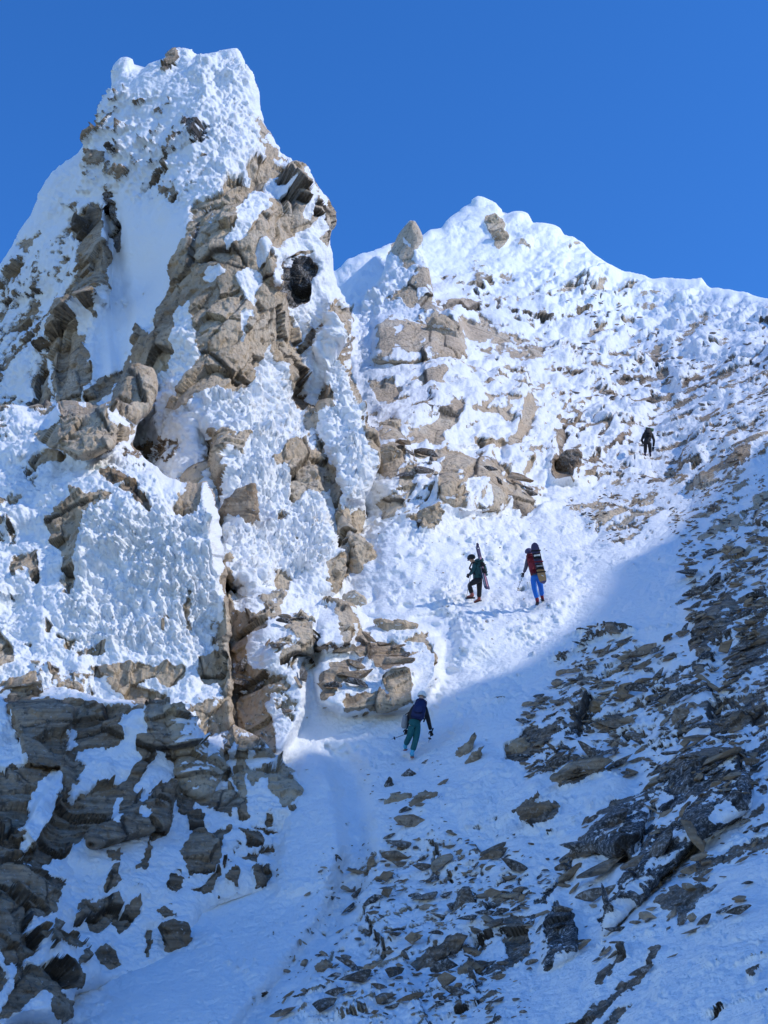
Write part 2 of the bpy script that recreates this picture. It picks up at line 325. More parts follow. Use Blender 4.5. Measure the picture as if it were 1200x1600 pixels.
DP(-0.5, 6, '848,1442 870,1400 905,1440 900,1490 850,1520')
DP(-0.8, 20, '700,1040 880,960 900,900 880,880 820,940 720,960')
DP(1.0, 14, '498,1170 520,1200 545,1330 500,1440 400,1560 330,1640 380,1640 470,1540 570,1400 580,1300 560,1180')
DP(-0.5, 12, '470,1190 515,1190 540,1300 520,1380 430,1400 440,1280')
DP(-2.5, 5, '84,632 170,636 202,668 178,700 130,716 70,700')
DP(-2.0, 5, '205,573 240,580 240,640 205,662 165,637')
DP(-0.5, 10, '262,1100 350,1080 365,1150 320,1252 290,1240')
DP(-0.8, 4, '20,1110 110,1110 115,1230 60,1330 30,1290 95,1200 40,1195', '125,1290 262,1245 262,1290 140,1325')

# the climbers' track
DP(0.30, 3, '555,953 600,961 640,962 690,952 735,938 737,943 692,960 642,970 600,968 556,960')
_r = np.random.RandomState(3)
TRK = poly('500,1168 560,1172 610,1180 640,1178 655,1150 672,1110 690,1070 712,1030 735,990 760,962 800,950 842,946')
for i in range(len(TRK)-1):
    n_ = int(np.hypot(*(TRK[i+1]-TRK[i]))/7)
    for k in range(n_):
        c_ = TRK[i]+(TRK[i+1]-TRK[i])*(k+_r.rand())/n_+_r.normal(size=2)*3.0
        a_ = np.linspace(0, 2*np.pi, 7)[:-1]
        dep.paint(np.stack([c_[0]+4.2*np.cos(a_), c_[1]+2.6*np.sin(a_)], 1), 0.32, 2, add=True)
for k in range(160):
    c_ = np.array([610, 830])+_r.rand(2)*np.array([270, 150]); a_ = np.linspace(0, 2*np.pi, 7)[:-1]; q_ = 2.5+4*_r.rand()
    dep.paint(np.stack([c_[0]+1.5*q_*np.cos(a_), c_[1]+0.8*q_*np.sin(a_)], 1), 0.22*(1 if _r.rand() > 0.4 else -1), 2, add=True)

# ------------------------------------------------------------------ thin-plate depth surfaces
class RBF:
    def __init__(s, txt, sm=1e-4):
        a = np.array([[float(v) for v in t.replace(':', ',').split(',')] for t in txt.split()])
        s.c = a[:, :2]/400.0; n = len(a)
        K = s._k(s.c, s.c)+sm*np.eye(n)
        A = np.zeros((n+3, n+3)); A[:n, :n] = K; A[:n, n] = 1; A[:n, n+1:] = s.c; A[n, :n] = 1; A[n+1:, :n] = s.c.T
        s.w = np.linalg.solve(A, np.concatenate([np.log(a[:, 2]), [0, 0, 0]]))
    def _k(s, p, q):
        r2 = ((p[:, None]-q[None])**2).sum(-1)+1e-12
        return 0.5*r2*np.log(r2)
    def grid(s, xs, ys):
        # evaluate coarsely, then interpolate
        gx = np.linspace(xs[0], xs[-1], 110); gy = np.linspace(ys[0], ys[-1], 110)
        X, Y = np.meshgrid(gx, gy)
        p = np.stack([X.ravel(), Y.ravel()], 1)/400.0
        v = (s._k(p, s.c) @ s.w[:-3] + s.w[-3] + p @ s.w[-2:]).reshape(X.shape)
        fx = np.clip((xs-gx[0])/(gx[1]-gx[0]), 0, 108.999); fy = np.clip((ys-gy[0])/(gy[1]-gy[0]), 0, 108.999)
        i = fx.astype(int); j = fy.astype(int); ax = fx-i; ay = (fy-j)[:, None]
        a = v[:, i]*(1-ax)+v[:, i+1]*ax
        return np.exp(a[j]*(1-ay)+a[j+1]*ay)
D_SLOPE = RBF('-150,1680:24 0,1680:22 330,1680:20 600,1680:18 900,1680:14.5 1200,1680:11 1380,1680:9.5 330,1600:22.5 600,1600:20.5 900,1600:17 1200,1600:13 0,1600:25 '
 '1200,1450:16.5 1000,1450:20 800,1450:23.5 600,1450:26 450,1450:27 300,1450:28 100,1450:30 1380,1450:15 '
 '1200,1250:23 1000,1250:27 800,1250:30 620,1250:32 500,1250:33 300,1250:37 0,1250:42 1380,1250:21 '
 '1200,1100:29 1000,1100:33.5 860,1100:36 750,1120:36 640,1172:35.5 500,1160:37 420,1130:37.8 300,1100:42 '
 '1200,950:37 1000,950:41 850,940:44 740,935:44.5 600,950:44 500,950:44.5 420,950:42.8 1380,950:35 '
 '1200,800:47 1000,800:54 850,800:56 700,850:49.5 600,850:49 500,850:55 1380,800:46 '
 '1200,700:60 1013,708:71 850,720:66 700,700:62 600,700:60 1380,700:60 400,700:75 '
 '1200,600:80 1000,600:92 850,600:86 700,600:78 600,600:76 500,600:85 1380,600:80 '
 '1200,465:110 1000,440:125 900,395:130 850,350:135 750,308:140 680,365:130 600,400:115 530,430:108 1380,520:100 1540,560:88 1540,800:42 1540,950:33 1540,1250:19 1540,1450:12.5 1540,1680:8 '
 '700,480:106 850,480:112 450,440:110')
D_TOWER = RBF('300,80:78 200,100:79 380,100:77 160,200:76 400,200:72 280,220:71 340,200:70 450,250:70 515,340:68 60,320:77 0,430:76 -150,560:76 '
 '120,400:70.5 220,440:66 300,330:64 288,450:61 240,560:59 180,560:62 400,350:62 480,430:64 400,500:58.5 350,600:55 480,540:62 550,480:64 560,640:58 590,700:55.5 575,790:50.5 '
 '530,920:45.5 450,700:53 500,640:59 420,850:46 350,750:50 360,900:42.5 350,1000:41.5 450,950:44 600,900:50 100,620:62 30,600:66 -150,700:64 200,720:57 0,800:57 200,900:52')
D_BUTT = RBF('338,800:40.5 350,900:39.3 352,1000:38.2 350,1080:37 200,760:42.5 60,800:43 -150,850:43.5 200,900:39.2 200,1000:37.6 50,950:38.6 50,1040:37 -150,1050:37 150,640:49 60,640:51 -150,640:53 220,620:52 250,700:46.5 '
 '300,750:43 310,1230:34.5 200,1100:36.5 60,1100:36 0,1180:35.5 380,1200:36 -150,1200:35.5')
D_CRAG = RBF('0,1100:35 -150,1100:35 150,1130:34.5 262,1110:34.5 300,1240:33.3 350,1160:35.5 385,1180:35 440,1200:34.8 465,1245:33.2 425,1320:31.5 400,1390:29.5 300,1350:30 150,1300:29.8 0,1300:28 0,1450:24 '
 '-150,1450:23 100,1450:26 100,1550:23.5 0,1600:21.5 -150,1650:20 250,1450:27.7 290,1440:28.1 280,1500:27 200,1560:25.5 330,1440:28.8 -150,1300:28 0,1000:38 300,1100:36 500,1250:34.5 480,1400:31')
D_PIN = RBF('645,345:101 605,400:101 665,390:100 640,450:97 660,500:95 600,500:95 580,560:93 680,570:91 720,560:91 560,470:98 700,500:95')

def edges(px, py, V):
    """nearest boundary point and distance"""
    best = np.full(px.shape, 1e9); bx = px.copy(); by = py.copy()
    for i in range(len(V)):
        a = V[i]; b = V[(i+1) % len(V)]; ab = b-a; L = (ab**2).sum()+1e-9
        t = np.clip(((px-a[0])*ab[0]+(py-a[1])*ab[1])/L, 0, 1)
        qx = a[0]+t*ab[0]; qy = a[1]+t*ab[1]; d = np.hypot(px-qx, py-qy)
        m = d < best; best = np.where(m, d, best); bx = np.where(m, qx, bx); by = np.where(m, qy, by)
    return best, bx, by

def gnorm(P):
    du = np.gradient(P, axis=1); dv = np.gradient(P, axis=0)
    n = np.cross(du, dv); n /= np.linalg.norm(n, axis=-1, keepdims=True)+1e-12
    view = CAM-P
    s = np.sign((n*view).sum(-1, keepdims=True)); s[s == 0] = 1
    return n*s
def blurv(a, r): return np.stack([blur(a[..., k].astype(np.float32), r) for k in range(a.shape[-1])], -1)

SURF = {}
def rough(V, amp, seed):
    W = []
    for i in range(len(V)):
        a = V[i]; b = V[(i+1) % len(V)]; n = max(1, int(np.hypot(*(b-a))/4)); t = np.arange(n)[:, None]/n; W.append(a+(b-a)*t)
    W = np.concatenate(W)
    q = np.concatenate([W/(9.0 if amp < 2.5 else 20.0), np.full((len(W), 1), seed*0.37)], 1); q2 = q*2.7
    return W + amp*np.stack([perlin(q, 1)+0.5*perlin(q2, 2), perlin(q, 3)+0.5*perlin(q2, 4)], 1)
def sheet(name, outline, dmap, mats, bed=20.0, edgeR=24, edgeD=2.2, back=0.5, contact=None, rockamp=1.0, step=None, cull=None, seed=0, stretch=2.6, fine=1.0, vb=0.45, jit=2.2, flute=1.0, zc=1.0):
    st = step or STEP
    V = rough(poly(outline), jit, seed)
    x0, y0 = V.min(0)-9*st; x1, y1 = V.max(0)+9*st
    xs = np.arange(x0, x1, st); ys = np.arange(y0, y1, st)
    PX, PY = np.meshgrid(xs, ys)
    ins = inside(PX, PY, V); dist, bx, by = edges(PX, PY, V)
    out = np.where(ins, 0, dist); keep = out < 7.5*st
    if cull is not None:
        for c in cull: keep &= ~inside(PX, PY, poly(c))
    D = dmap.grid(xs, ys)
    # beyond the outline the surface turns away from us and closes behind
    sx = np.where(ins, PX, bx-(PX-bx)*0.6); sy = np.where(ins, PY, by-(PY-by)*0.6)
    D = D + dep.get(sx, sy)
    if contact:
        cm = Map(0.0); cm.paint(contact, 1.0, 16); cw = cm.get(PX, PY)
        DL = D_SLOPE.grid(xs, ys)+dep.get(PX, PY)+0.5
        D = D*(1-cw)+np.maximum(DL, D*0)*cw
    t = np.clip(1-dist/edgeR, 0, 1); t = np.where(ins, t, 1.0)
    D = D + edgeD*(1-np.sqrt(np.clip(1-t*t, 0, 1))) + back*out + 0.05*out*out
    P = P2W(sx, sy, D)
    sh = P.shape[:2]
    N = blurv(gnorm(P), max(1, int(round(5/st))))
    N = N + vb*(CAM-P)/np.linalg.norm(CAM-P, axis=-1, keepdims=True)
    N /= np.linalg.norm(N, axis=-1, keepdims=True)
    # noise space: conformal in distance, so grain stays even from the near slope to the far ridge (1 unit = 1 m at 45 m)
    K = 45.0
    d0 = (P-CAM) @ AF
    S = (d0/K)
    M = np.stack([((P-CAM) @ AX)/d0*K, ((P-CAM) @ AU)/d0*K, np.log(d0/K)*K*zc], -1)
    a = math.radians(bed)
    T = np.array([math.cos(a), math.sin(a), 0.25*math.sin(a)]); T /= np.linalg.norm(T)
    Bn = np.cross(np.array([0.0, 0.25, 1.0]), T); Bn /= np.linalg.norm(Bn)
    if Bn[1] < 0: Bn = -Bn
    Cn = np.cross(Bn, T)
    def an(Q, k): # long along the bedding trace
        Q = Q.reshape(-1, 3)
        return np.stack([Q @ T/k, Q @ Bn, Q @ Cn/1.3], 1)
    wv = np.stack([fbm(M, 1.3, 3, seed=seed+91+i) for i in range(3)], 1).reshape(sh+(3,))
    Mw = M + 0.13*wv
    A = an(Mw, stretch); A1 = an(Mw, 1.4)
    h1, c1 = cells(A1, 2.6, seed+1); h2, c2 = cells(A, 0.95, seed+2); h3, c3 = cells(A, 0.3, seed+3)
    streak = fbm(an(Mw, 5.0), 0.24, 4, 0.6, seed=seed+23, kind='r')
    big = fbm(M, 5.0, 2, seed=seed+11)
    rd = (0.9*big + 0.66*h1 + fine*(0.34*h2 + 0.12*h3) - 0.07*np.exp(-c1*40) - fine*(0.035*np.exp(-c2*30)) + fine*0.06*streak)
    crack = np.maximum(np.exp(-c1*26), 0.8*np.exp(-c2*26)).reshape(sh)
    rd = rd.reshape(sh)*rockamp*relief.get(sx, sy)
    # bedding steps
    tw = terr.get(PX, PY)
    bz = (M.reshape(-1, 3) @ Bn)
    q = bz/0.95 + 0.9*fbm(an(M, 3), 2.2, 4, seed=seed+31); sw = (q-np.floor(q)).reshape(sh)
    q2 = bz/0.36 + 1.1*fbm(an(M, 3), 0.9, 3, seed=seed+37); sw2 = (q2-np.floor(q2)).reshape(sh)
    rise = 1-sw; rise = rise*sstep(sw, 0.0, 0.16); rise2 = (1-sw2)*sstep(sw2, 0.0, 0.2)
    pn = sstep(fbm(M, 1.6, 3, seed=seed+33).reshape(sh), -0.12, 0.12)
    rd = rd*(1-0.3*tw) + tw*((0.24*rise*pn + 0.09*rise2)*min(1.0, fine+0.15))
    rd *= S
    Nr = gnorm(P + N*rd[..., None]); Nr = blurv(Nr, 1)
    Nz = Nr[..., 2]; Nz = Nz-blur(Nz, max(1, int(round(26/st))))
    # cover: bare rock or snow
    wn = np.stack([fbm(M, 0.8, 3, 0.6, seed=seed+51), fbm(M, 0.8, 3, 0.6, seed=seed+61)], 1).reshape(sh+(2,))
    jx = sx+13*wn[..., 0]; jy = sy+13*wn[..., 1]
    R = rock.get(jx, jy)
    fa = fbm(A, 0.7*(1-0.3*(zc < 1)), 5, 0.62, seed=seed+41).reshape(sh); fb = fbm(M, 0.2, 3, 0.6, seed=seed+45).reshape(sh)
    r = R + 0.95*fa + 0.5*fb - 0.38*Nz
    under = np.maximum(sstep(sw, 0.0, 0.05)-sstep(sw, 0.05, 0.25), 0)*pn
    under2 = np.maximum(sstep(sw2, 0.0, 0.05)-sstep(sw2, 0.05, 0.3), 0)
    r += tw*(0.45*under+0.22*under2-0.06)
    s = sstep(r, -0.05, 0.06)
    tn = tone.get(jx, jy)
    # snow surface
    L = lump.get(PX, PY); Rm = rime.get(PX, PY)
    lumps = fbm(an(M, 2.2), 1.0 if zc == 1 else 0.62, 5, 0.46, seed=seed+71, kind='b').reshape(sh)
    G = np.stack([M[..., 0].ravel()/(2-flute), M[..., 1].ravel()/(1+1.5*flute), M[..., 2].ravel()], 1) + 0.12*np.stack([fbm(M, 0.5, 2, seed=seed+75)]*3, 1)
    scal = fbm(G, 0.27, 4, 0.58, seed=seed+77, kind='b').reshape(sh)
    lowm = fbm(M, 1.4, 2, seed=seed+83).reshape(sh)
    Fl = np.stack([M[..., 0].ravel()+0.25*M[..., 1].ravel(), M[..., 1].ravel()/5.0, M[..., 2].ravel()], 1) + 0.15*wv.reshape(-1, 3)
    flut = fbm(Fl, 0.42, 4, 0.55, seed=seed+87, kind='b').reshape(sh)
    drift = fbm(an(M, 2), 3.0, 2, seed=seed+79).reshape(sh)
    smooth_rd = blur(rd, max(1, int(round(7/st))))
    bury = sstep(R, -0.60, -0.30)
    sd = smooth_rd*np.clip(0.12+L*1.2, 0, 1) + S*((0.03+0.08*L) + (0.62 if zc == 1 else 0.95)*fine*L*lumps + 0.30*min(1.0, fine+0.1)*Rm*scal*np.clip(0.75+2.4*lowm, 0.10, 1.6) + flute*0.42*Rm*flut + 0.22*drift)
    near_rock = sstep(r, -0.45, 0.0)
    sd = sd*(1-0.6*near_rock) + 0.6*near_rock*np.maximum(sd, rd*0.9+0.03)
    H = rd*s + sd*(1-s)
    # calm the displacement where the surface turns away from us
    du = np.linalg.norm(np.gradient(P, axis=1), axis=-1); dv = np.linalg.norm(np.gradient(P, axis=0), axis=-1)
    g = np.maximum(du, dv)/(S*K*st/F)
    damp = np.clip(3.0/np.maximum(blur(g.astype(np.float32), 2), 1e-3), 0.0, 1.0)
    Hs = blur(H.astype(np.float32), max(2, int(round(6/st))))
    H = H*damp + Hs*(1-damp)*0.7
    H = H*np.exp(-out/(1.6*st))
    P = P + N*H[..., None]
    idx = np.full(sh, -1, np.int64); idx[keep] = np.arange(keep.sum())
    q = keep[:-1, :-1] & keep[1:, :-1] & keep[:-1, 1:] & keep[1:, 1:]
    F4 = np.stack([idx[:-1, :-1][q], idx[1:, :-1][q], idx[1:, 1:][q], idx[:-1, 1:][q]], 1)
    me = mesh_np(name, P[keep], F4)
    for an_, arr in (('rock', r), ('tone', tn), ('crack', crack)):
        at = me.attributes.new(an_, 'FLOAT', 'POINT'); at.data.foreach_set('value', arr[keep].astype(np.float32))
    me.materials.append(mats)
    o = bpy.data.objects.new(name, me); COL.objects.link(o)
    SURF[name] = (xs, ys, P, s)
    return o
def mesh_np(name, V, Fc, smooth=True):
    me = bpy.data.meshes.new(name); k = Fc.shape[1]
    me.vertices.add(len(V)); me.vertices.foreach_set('co', np.ascontiguousarray(V, np.float32).ravel())
    me.loops.add(Fc.size); me.loops.foreach_set('vertex_index', np.ascontiguousarray(Fc, np.int32).ravel())
    me.polygons.add(len(Fc)); me.polygons.foreach_set('loop_start', np.arange(0, Fc.size, k, dtype=np.int32))
    me.update(calc_edges=True)
    me.polygons.foreach_set('use_smooth', np.full(len(Fc), smooth)); me.update(); me.validate()
    return me

# ------------------------------------------------------------------ materials
class NT:
    def __init__(s, name):
        s.m = bpy.data.materials.new(name); s.m.use_nodes = True; s.t = s.m.node_tree; s.t.nodes.clear()
        s.out = s.t.nodes.new('ShaderNodeOutputMaterial'); s.b = s.t.nodes.new('ShaderNodeBsdfPrincipled')
        s.t.links.new(s.b.outputs[0], s.out.inputs[0])
    def n(s, ty, **k):
        nd = s.t.nodes.new(ty)
        for a, v in k.items():
            if a == 'i':
                for kk, vv in v.items():
                    if isinstance(vv, bpy.types.NodeSocket): s.t.links.new(vv, nd.inputs[kk])
                    else: nd.inputs[kk].default_value = vv
            else: setattr(nd, a, v)
        return nd
    def math(s, op, a, b=0.5, clamp=False):
        return s.n('ShaderNodeMath', operation=op, use_clamp=clamp, i={0: a, 1: b}).outputs[0]
    def mix(s, f, a, b):
        nd = s.n('ShaderNodeMix', data_type='RGBA')
        for k, v in ((0, f), (6, a), (7, b)):
            if isinstance(v, bpy.types.NodeSocket): s.t.links.new(v, nd.inputs[k])
            else: nd.inputs[k].default_value = v
        return nd.outputs[2]
    def ramp(s, f, *st):
        nd = s.n('ShaderNodeValToRGB', i={0: f}); e = nd.color_ramp.elements
        while len(e) < len(st): e.new(0.5)
        for k, (p, c) in enumerate(st): e[k].position = p; e[k].color = c if isinstance(c, tuple) else (c, c, c, 1)
        return nd.outputs[0]
    def noise(s, scale, det=4, rough=0.5, vec=None, dist=0.0):
        k = {'Scale': scale, 'Detail': det, 'Roughness': rough, 'Distortion': dist}
        if vec is not None: k['Vector'] = vec
        return s.n('ShaderNodeTexNoise', i=k).outputs[0]
SNOWC = (0.87, 0.885, 0.90, 1)
def mountain_material(name, wet=0.0, frost=0.35):
    s = NT(name)
    geo = s.n('ShaderNodeNewGeometry').outputs['Position']
    rk = s.n('ShaderNodeAttribute', attribute_name='rock').outputs['Fac']
    tn = s.n('ShaderNodeAttribute', attribute_name='tone').outputs['Fac']
    ck = s.n('ShaderNodeAttribute', attribute_name='crack').outputs['Fac']
    n1 = s.noise(0.35, 6, 0.6, geo); n2 = s.noise(2.6, 6, 0.65, geo); n3 = s.noise(16.0, 5, 0.7, geo); n4 = s.noise(6.0, 4, 0.6, geo)
    tn = s.math('ADD', tn, s.math('MULTIPLY', s.math('SUBTRACT', s.noise(1.3, 5, 0.65, geo), 0.5), 0.6))
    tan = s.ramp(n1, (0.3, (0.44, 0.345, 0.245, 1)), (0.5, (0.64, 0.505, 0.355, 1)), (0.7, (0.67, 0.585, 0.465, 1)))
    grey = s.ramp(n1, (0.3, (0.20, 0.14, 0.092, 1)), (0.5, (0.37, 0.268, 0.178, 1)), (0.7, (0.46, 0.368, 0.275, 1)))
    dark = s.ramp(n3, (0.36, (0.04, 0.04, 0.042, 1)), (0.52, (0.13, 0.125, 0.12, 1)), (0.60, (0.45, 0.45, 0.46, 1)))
    c = s.mix(s.ramp(tn, (0.12, 0.0), (0.62, 1.0)), tan, grey)
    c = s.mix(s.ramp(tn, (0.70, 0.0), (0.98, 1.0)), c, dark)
    bm_ = s.n('ShaderNodeMapping', i={'Vector': geo, 'Rotation': (0.35, 0.25, 0.0), 'Scale': (0.5, 0.5, 7.0)}).outputs[0]
    bd = s.ramp(s.noise(1.1, 5, 0.6, bm_), (0.36, 0.5), (0.5, 1.0), (0.64, 1.45))
    bdf = s.math('MULTIPLY', s.ramp(tn, (0.3, 0.0), (0.6, 0.85)), 1.0)
    mm = s.n('ShaderNodeMix', data_type='RGBA', blend_type='MULTIPLY'); s.t.links.new(bdf, mm.inputs[0]); s.t.links.new(c, mm.inputs[6]); s.t.links.new(bd, mm.inputs[7]); c = mm.outputs[2]
    # mineral stains: rust and near-black streaks
    c = s.mix(s.ramp(n2, (0.56, 0.0), (0.68, 0.6)), c, (0.34, 0.22, 0.12, 1))
    c = s.mix(s.ramp(n4, (0.30, 0.75), (0.44, 0.0)), c, (0.055, 0.05, 0.045, 1))
    c = s.mix(s.ramp(n3, (0.60, 0.0), (0.70, 0.35)), c, (0.56, 0.53, 0.48, 1))
    c = s.mix(s.ramp(ck, (0.35, 0.0), (0.85, 0.8)), c, (0.045, 0.04, 0.036, 1))  # cracks darkened: lichen and dirt, with crevice shade painted in
    # frost crust caught in the grain of the rock
    fr = s.ramp(s.noise(9.0, 5, 0.75, geo), (0.60, 0.0), (0.66, frost))
    c = s.mix(fr, c, SNOWC)
    # crisp edge of the snow cover
    e = s.math('ADD', rk, s.math('MULTIPLY', s.math('SUBTRACT', s.noise(11.0, 5, 0.7, geo), 0.5), 0.62))
    m = s.ramp(s.math('ADD', e, 0.5), (0.485, 0.0), (0.515, 1.0))
    col = s.mix(m, SNOWC, c)
    s.t.links.new(col, s.b.inputs['Base Color'])
    s.t.links.new(s.ramp(m, (0.0, 0.55), (1.0, 0.85)), s.b.inputs['Roughness'])
    s.b.inputs['Specular IOR Level'].default_value = 0.3
    hs = s.math('ADD', s.math('MULTIPLY', s.noise(7.0, 5, 0.62, geo), 0.07), s.math('MULTIPLY', s.noise(30.0, 3, 0.6, geo), 0.012))
    mp = s.n('ShaderNodeMapping', i={'Vector': geo, 'Rotation': (0.5, -0.6, 0.3), 'Scale': (1.0, 1.0, 0.35)}).outputs[0]
    rg = s.n('ShaderNodeTexNoise', noise_type='RIDGED_MULTIFRACTAL', i={'Vector': mp, 'Scale': 3.2, 'Detail': 7.0, 'Roughness': 0.62, 'Lacunarity': 2.1}).outputs[0]
    vf = s.n('ShaderNodeTexVoronoi', feature='F1', distance='CHEBYCHEV', i={'Vector': mp, 'Scale': 6.0, 'Randomness': 1.0}).outputs['Distance']
    hr = s.math('ADD', s.math('MULTIPLY', rg, -0.055), s.math('ADD', s.math('MULTIPLY', s.noise(5.0, 8, 0.72, geo), 0.17), s.math('MULTIPLY', vf, 0.10)))
    h = s.n('ShaderNodeMix', data_type='FLOAT', i={0: m, 2: hs, 3: hr}).outputs[0]
    bp = s.n('ShaderNodeBump', i={'Strength': 0.9, 'Distance': 1.0, 'Height': h})
    s.t.links.new(bp.outputs[0], s.b.inputs['Normal'])
    return s.m
M_MT = mountain_material('snow_and_rock')

def tag(o, label=None, cat=None, group=None, kind=None):
    if label: o['label'] = label
    if cat: o['category'] = cat
    if group: o['group'] = group
    if kind: o['kind'] = kind
    return o

# ------------------------------------------------------------------ the mountain
TOWER = ('-190,580 -60,470 0,412 10,397 19,382 30,360 50,332 60,302 71,282 82,267 100,254 122,239 142,214 155,204 154,180 165,157 175,140 173,120 177,102 186,91 200,88 210,92 209,106 219,111 232,99 250,93 260,92 275,82 287,75 300,77 304,93 '
 '317,86 332,84 350,80 362,75 372,77 380,90 385,102 395,116 400,135 407,152 406,167 412,190 425,212 437,235 450,247 465,255 477,262 490,282 502,300 515,320 518,340 515,375 520,400 522,426 531,452 545,476 551,502 547,546 548,587 560,619 570,662 586,686 593,706 586,735 581,759 572,780 573,797 '
 '571,832 575,860 600,930 560,1000 345,1020 200,950 -190,850')
T_CONTACT = '345,905 400,935 500,945 535,925 556,880 585,830 700,830 700,1100 300,1100'
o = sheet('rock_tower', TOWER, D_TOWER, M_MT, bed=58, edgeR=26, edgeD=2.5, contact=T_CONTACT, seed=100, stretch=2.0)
tag(o, 'tall rock tower coated in rime, tan sunlit face and dark cave near its right edge', 'rock tower')
BUTT = '-190,640 0,636 40,632 90,627 130,628 160,634 175,608 200,572 235,577 244,600 237,640 215,662 205,690 225,715 262,745 300,755 322,750 335,775 343,810 350,880 358,960 362,1060 366,1150 350,1200 330,1255 -190,1260'
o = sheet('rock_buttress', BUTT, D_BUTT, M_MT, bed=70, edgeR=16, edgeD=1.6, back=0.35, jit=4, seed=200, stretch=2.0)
tag(o, 'broad buttress plastered with white rime, square tan block on its top edge', 'rock buttress')
CRAG = '-190,1075 0,1068 60,1062 150,1092 262,1092 300,1130 330,1150 362,1130 400,1150 440,1190 480,1220 500,1260 480,1420 380,1480 330,1520 280,1560 200,1600 100,1660 -190,1690'
C_CONTACT = '450,1130 480,1180 472,1230 466,1265 432,1300 434,1395 340,1415 305,1450 290,1490 256,1530 200,1530 110,1545 100,1590 20,1605 0,1700 700,1700 700,1130'
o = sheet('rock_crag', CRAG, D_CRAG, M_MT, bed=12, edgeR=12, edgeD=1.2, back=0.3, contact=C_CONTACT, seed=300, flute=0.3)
tag(o, 'dark shaded crag with brown layered rock and snow patches at the foot of the buttress', 'rock crag')
PIN = '600,425 604,400 612,388 622,366 640,343 650,344 662,371 658,392 668,405 673,435 680,470 690,488 705,478 722,500 724,560 700,590 590,590 575,540 560,500 565,470 585,450'
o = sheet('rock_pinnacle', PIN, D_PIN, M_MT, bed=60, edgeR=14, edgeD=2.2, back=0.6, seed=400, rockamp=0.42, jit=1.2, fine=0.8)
tag(o, 'small pointed pinnacle of bare tan rock beside the snowy peak', 'rock pinnacle')
SLOPE = '380,460 480,445 525,422 545,405 560,398 590,388 608,382 640,372 662,366 672,358 690,357 702,338 720,325 735,320 737,312 745,306 757,307 770,315 784,326 785,337 800,332 815,329 827,332 833,350 845,349 862,350 875,356 880,367 895,368 908,378 925,395 950,412 972,424 990,426 1020,434 1050,434 1075,437 1095,435 1112,449 1140,452 1160,455 1185,464 1400,500 1520,540 1520,1700 -60,1700 -60,1400 200,1300 300,1100 330,900 380,700'
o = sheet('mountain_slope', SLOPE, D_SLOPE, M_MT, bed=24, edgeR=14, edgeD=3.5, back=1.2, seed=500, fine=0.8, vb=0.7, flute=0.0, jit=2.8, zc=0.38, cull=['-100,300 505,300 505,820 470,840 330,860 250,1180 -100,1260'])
tag(o, kind='structure')

# ------------------------------------------------------------------ the ridge outside the frame, right, that shades the lower gully
def surf(name, px, py):
    xs, ys, P, s_ = SURF[name]
    i = int(np.clip(round((px-xs[0])/(xs[1]-xs[0])), 0, len(xs)-1)); j = int(np.clip(round((py-ys[0])/(ys[1]-ys[0])), 0, len(ys)-1))
    return P[j, i]
bnd = [('rock_crag', -180, 1085), ('rock_crag', 0, 1085), ('rock_crag', 100, 1095), ('rock_crag', 200, 1098), ('rock_buttress', 290, 1190), ('rock_buttress', 330, 1200), ('rock_crag', 400, 1175),
       ('mountain_slope', 500, 1168), ('mountain_slope', 560, 1150), ('mountain_slope', 610, 1125), ('mountain_slope', 660, 1090), ('mountain_slope', 705, 1075), ('mountain_slope', 790, 1055), ('mountain_slope', 862, 1004), ('mountain_slope', 915, 965),
       ('mountain_slope', 955, 905), ('mountain_slope', 1000, 866), ('mountain_slope', 1040, 846), ('mountain_slope', 1080, 800), ('mountain_slope', 1140, 752), ('mountain_slope', 1210, 700), ('mountain_slope', 1380, 600)]
XC = 60.0; crest = []
for nme, px, py in bnd:
    p = surf(nme, px, py); t = (XC-p[0])/SUN[0]; q = p+SUN*t; crest.append((q[1], q[2], px, py))
if os.environ.get('DBG'): print([tuple(np.round(c, 1)) for c in crest])
crest.sort()
cy = np.array([c[0] for c in crest]); cz = np.array([c[1] for c in crest])
yy = np.arange(-60, 160, 0.8); zz = np.interp(yy, cy, cz)
lo = yy < cy[0]; zz[lo] = cz[0]+(cy[0]-yy[lo])*0.25; hi = yy > cy[-1]; zz[hi] = cz[-1]-(yy[hi]-cy[-1])*0.9
vs = [(-1, 1), (0, 0)]
prof = [(0, 0), (2.5, 3), (7, 11), (14, 26), (22, 60), (40, 130)]
rows = [(-d, h) for d, h in reversed(prof[1:])] + [(d, h) for d, h in prof]
V = []
for dx, dh in rows:
    jit = perlin(np.stack([yy/4, np.full_like(yy, dx), np.full_like(yy, 3.3)], 1), 5)*min(abs(dx), 4)*0.8
    V.append(np.stack([XC+abs(dx)*0+dx*1.0+jit*0.3, yy, zz-dh+jit*(1 if dx else 0)], 1))
V = np.concatenate(V); n = len(yy)
Fq = np.array([(i*n+j, (i+1)*n+j, (i+1)*n+j+1, i*n+j+1) for i in range(len(rows)-1) for j in range(n-1)])
me = mesh_np('side_ridge', V, Fq); me.materials.append(M_MT)
for an_, v in (('rock', -0.1), ('tone', 0.5)):
    at = me.attributes.new(an_, 'FLOAT', 'POINT'); at.data.foreach_set('value', np.full(len(V), v, np.float32))
ro = bpy.data.objects.new('side_ridge', me); COL.objects.link(ro); tag(ro, kind='structure')

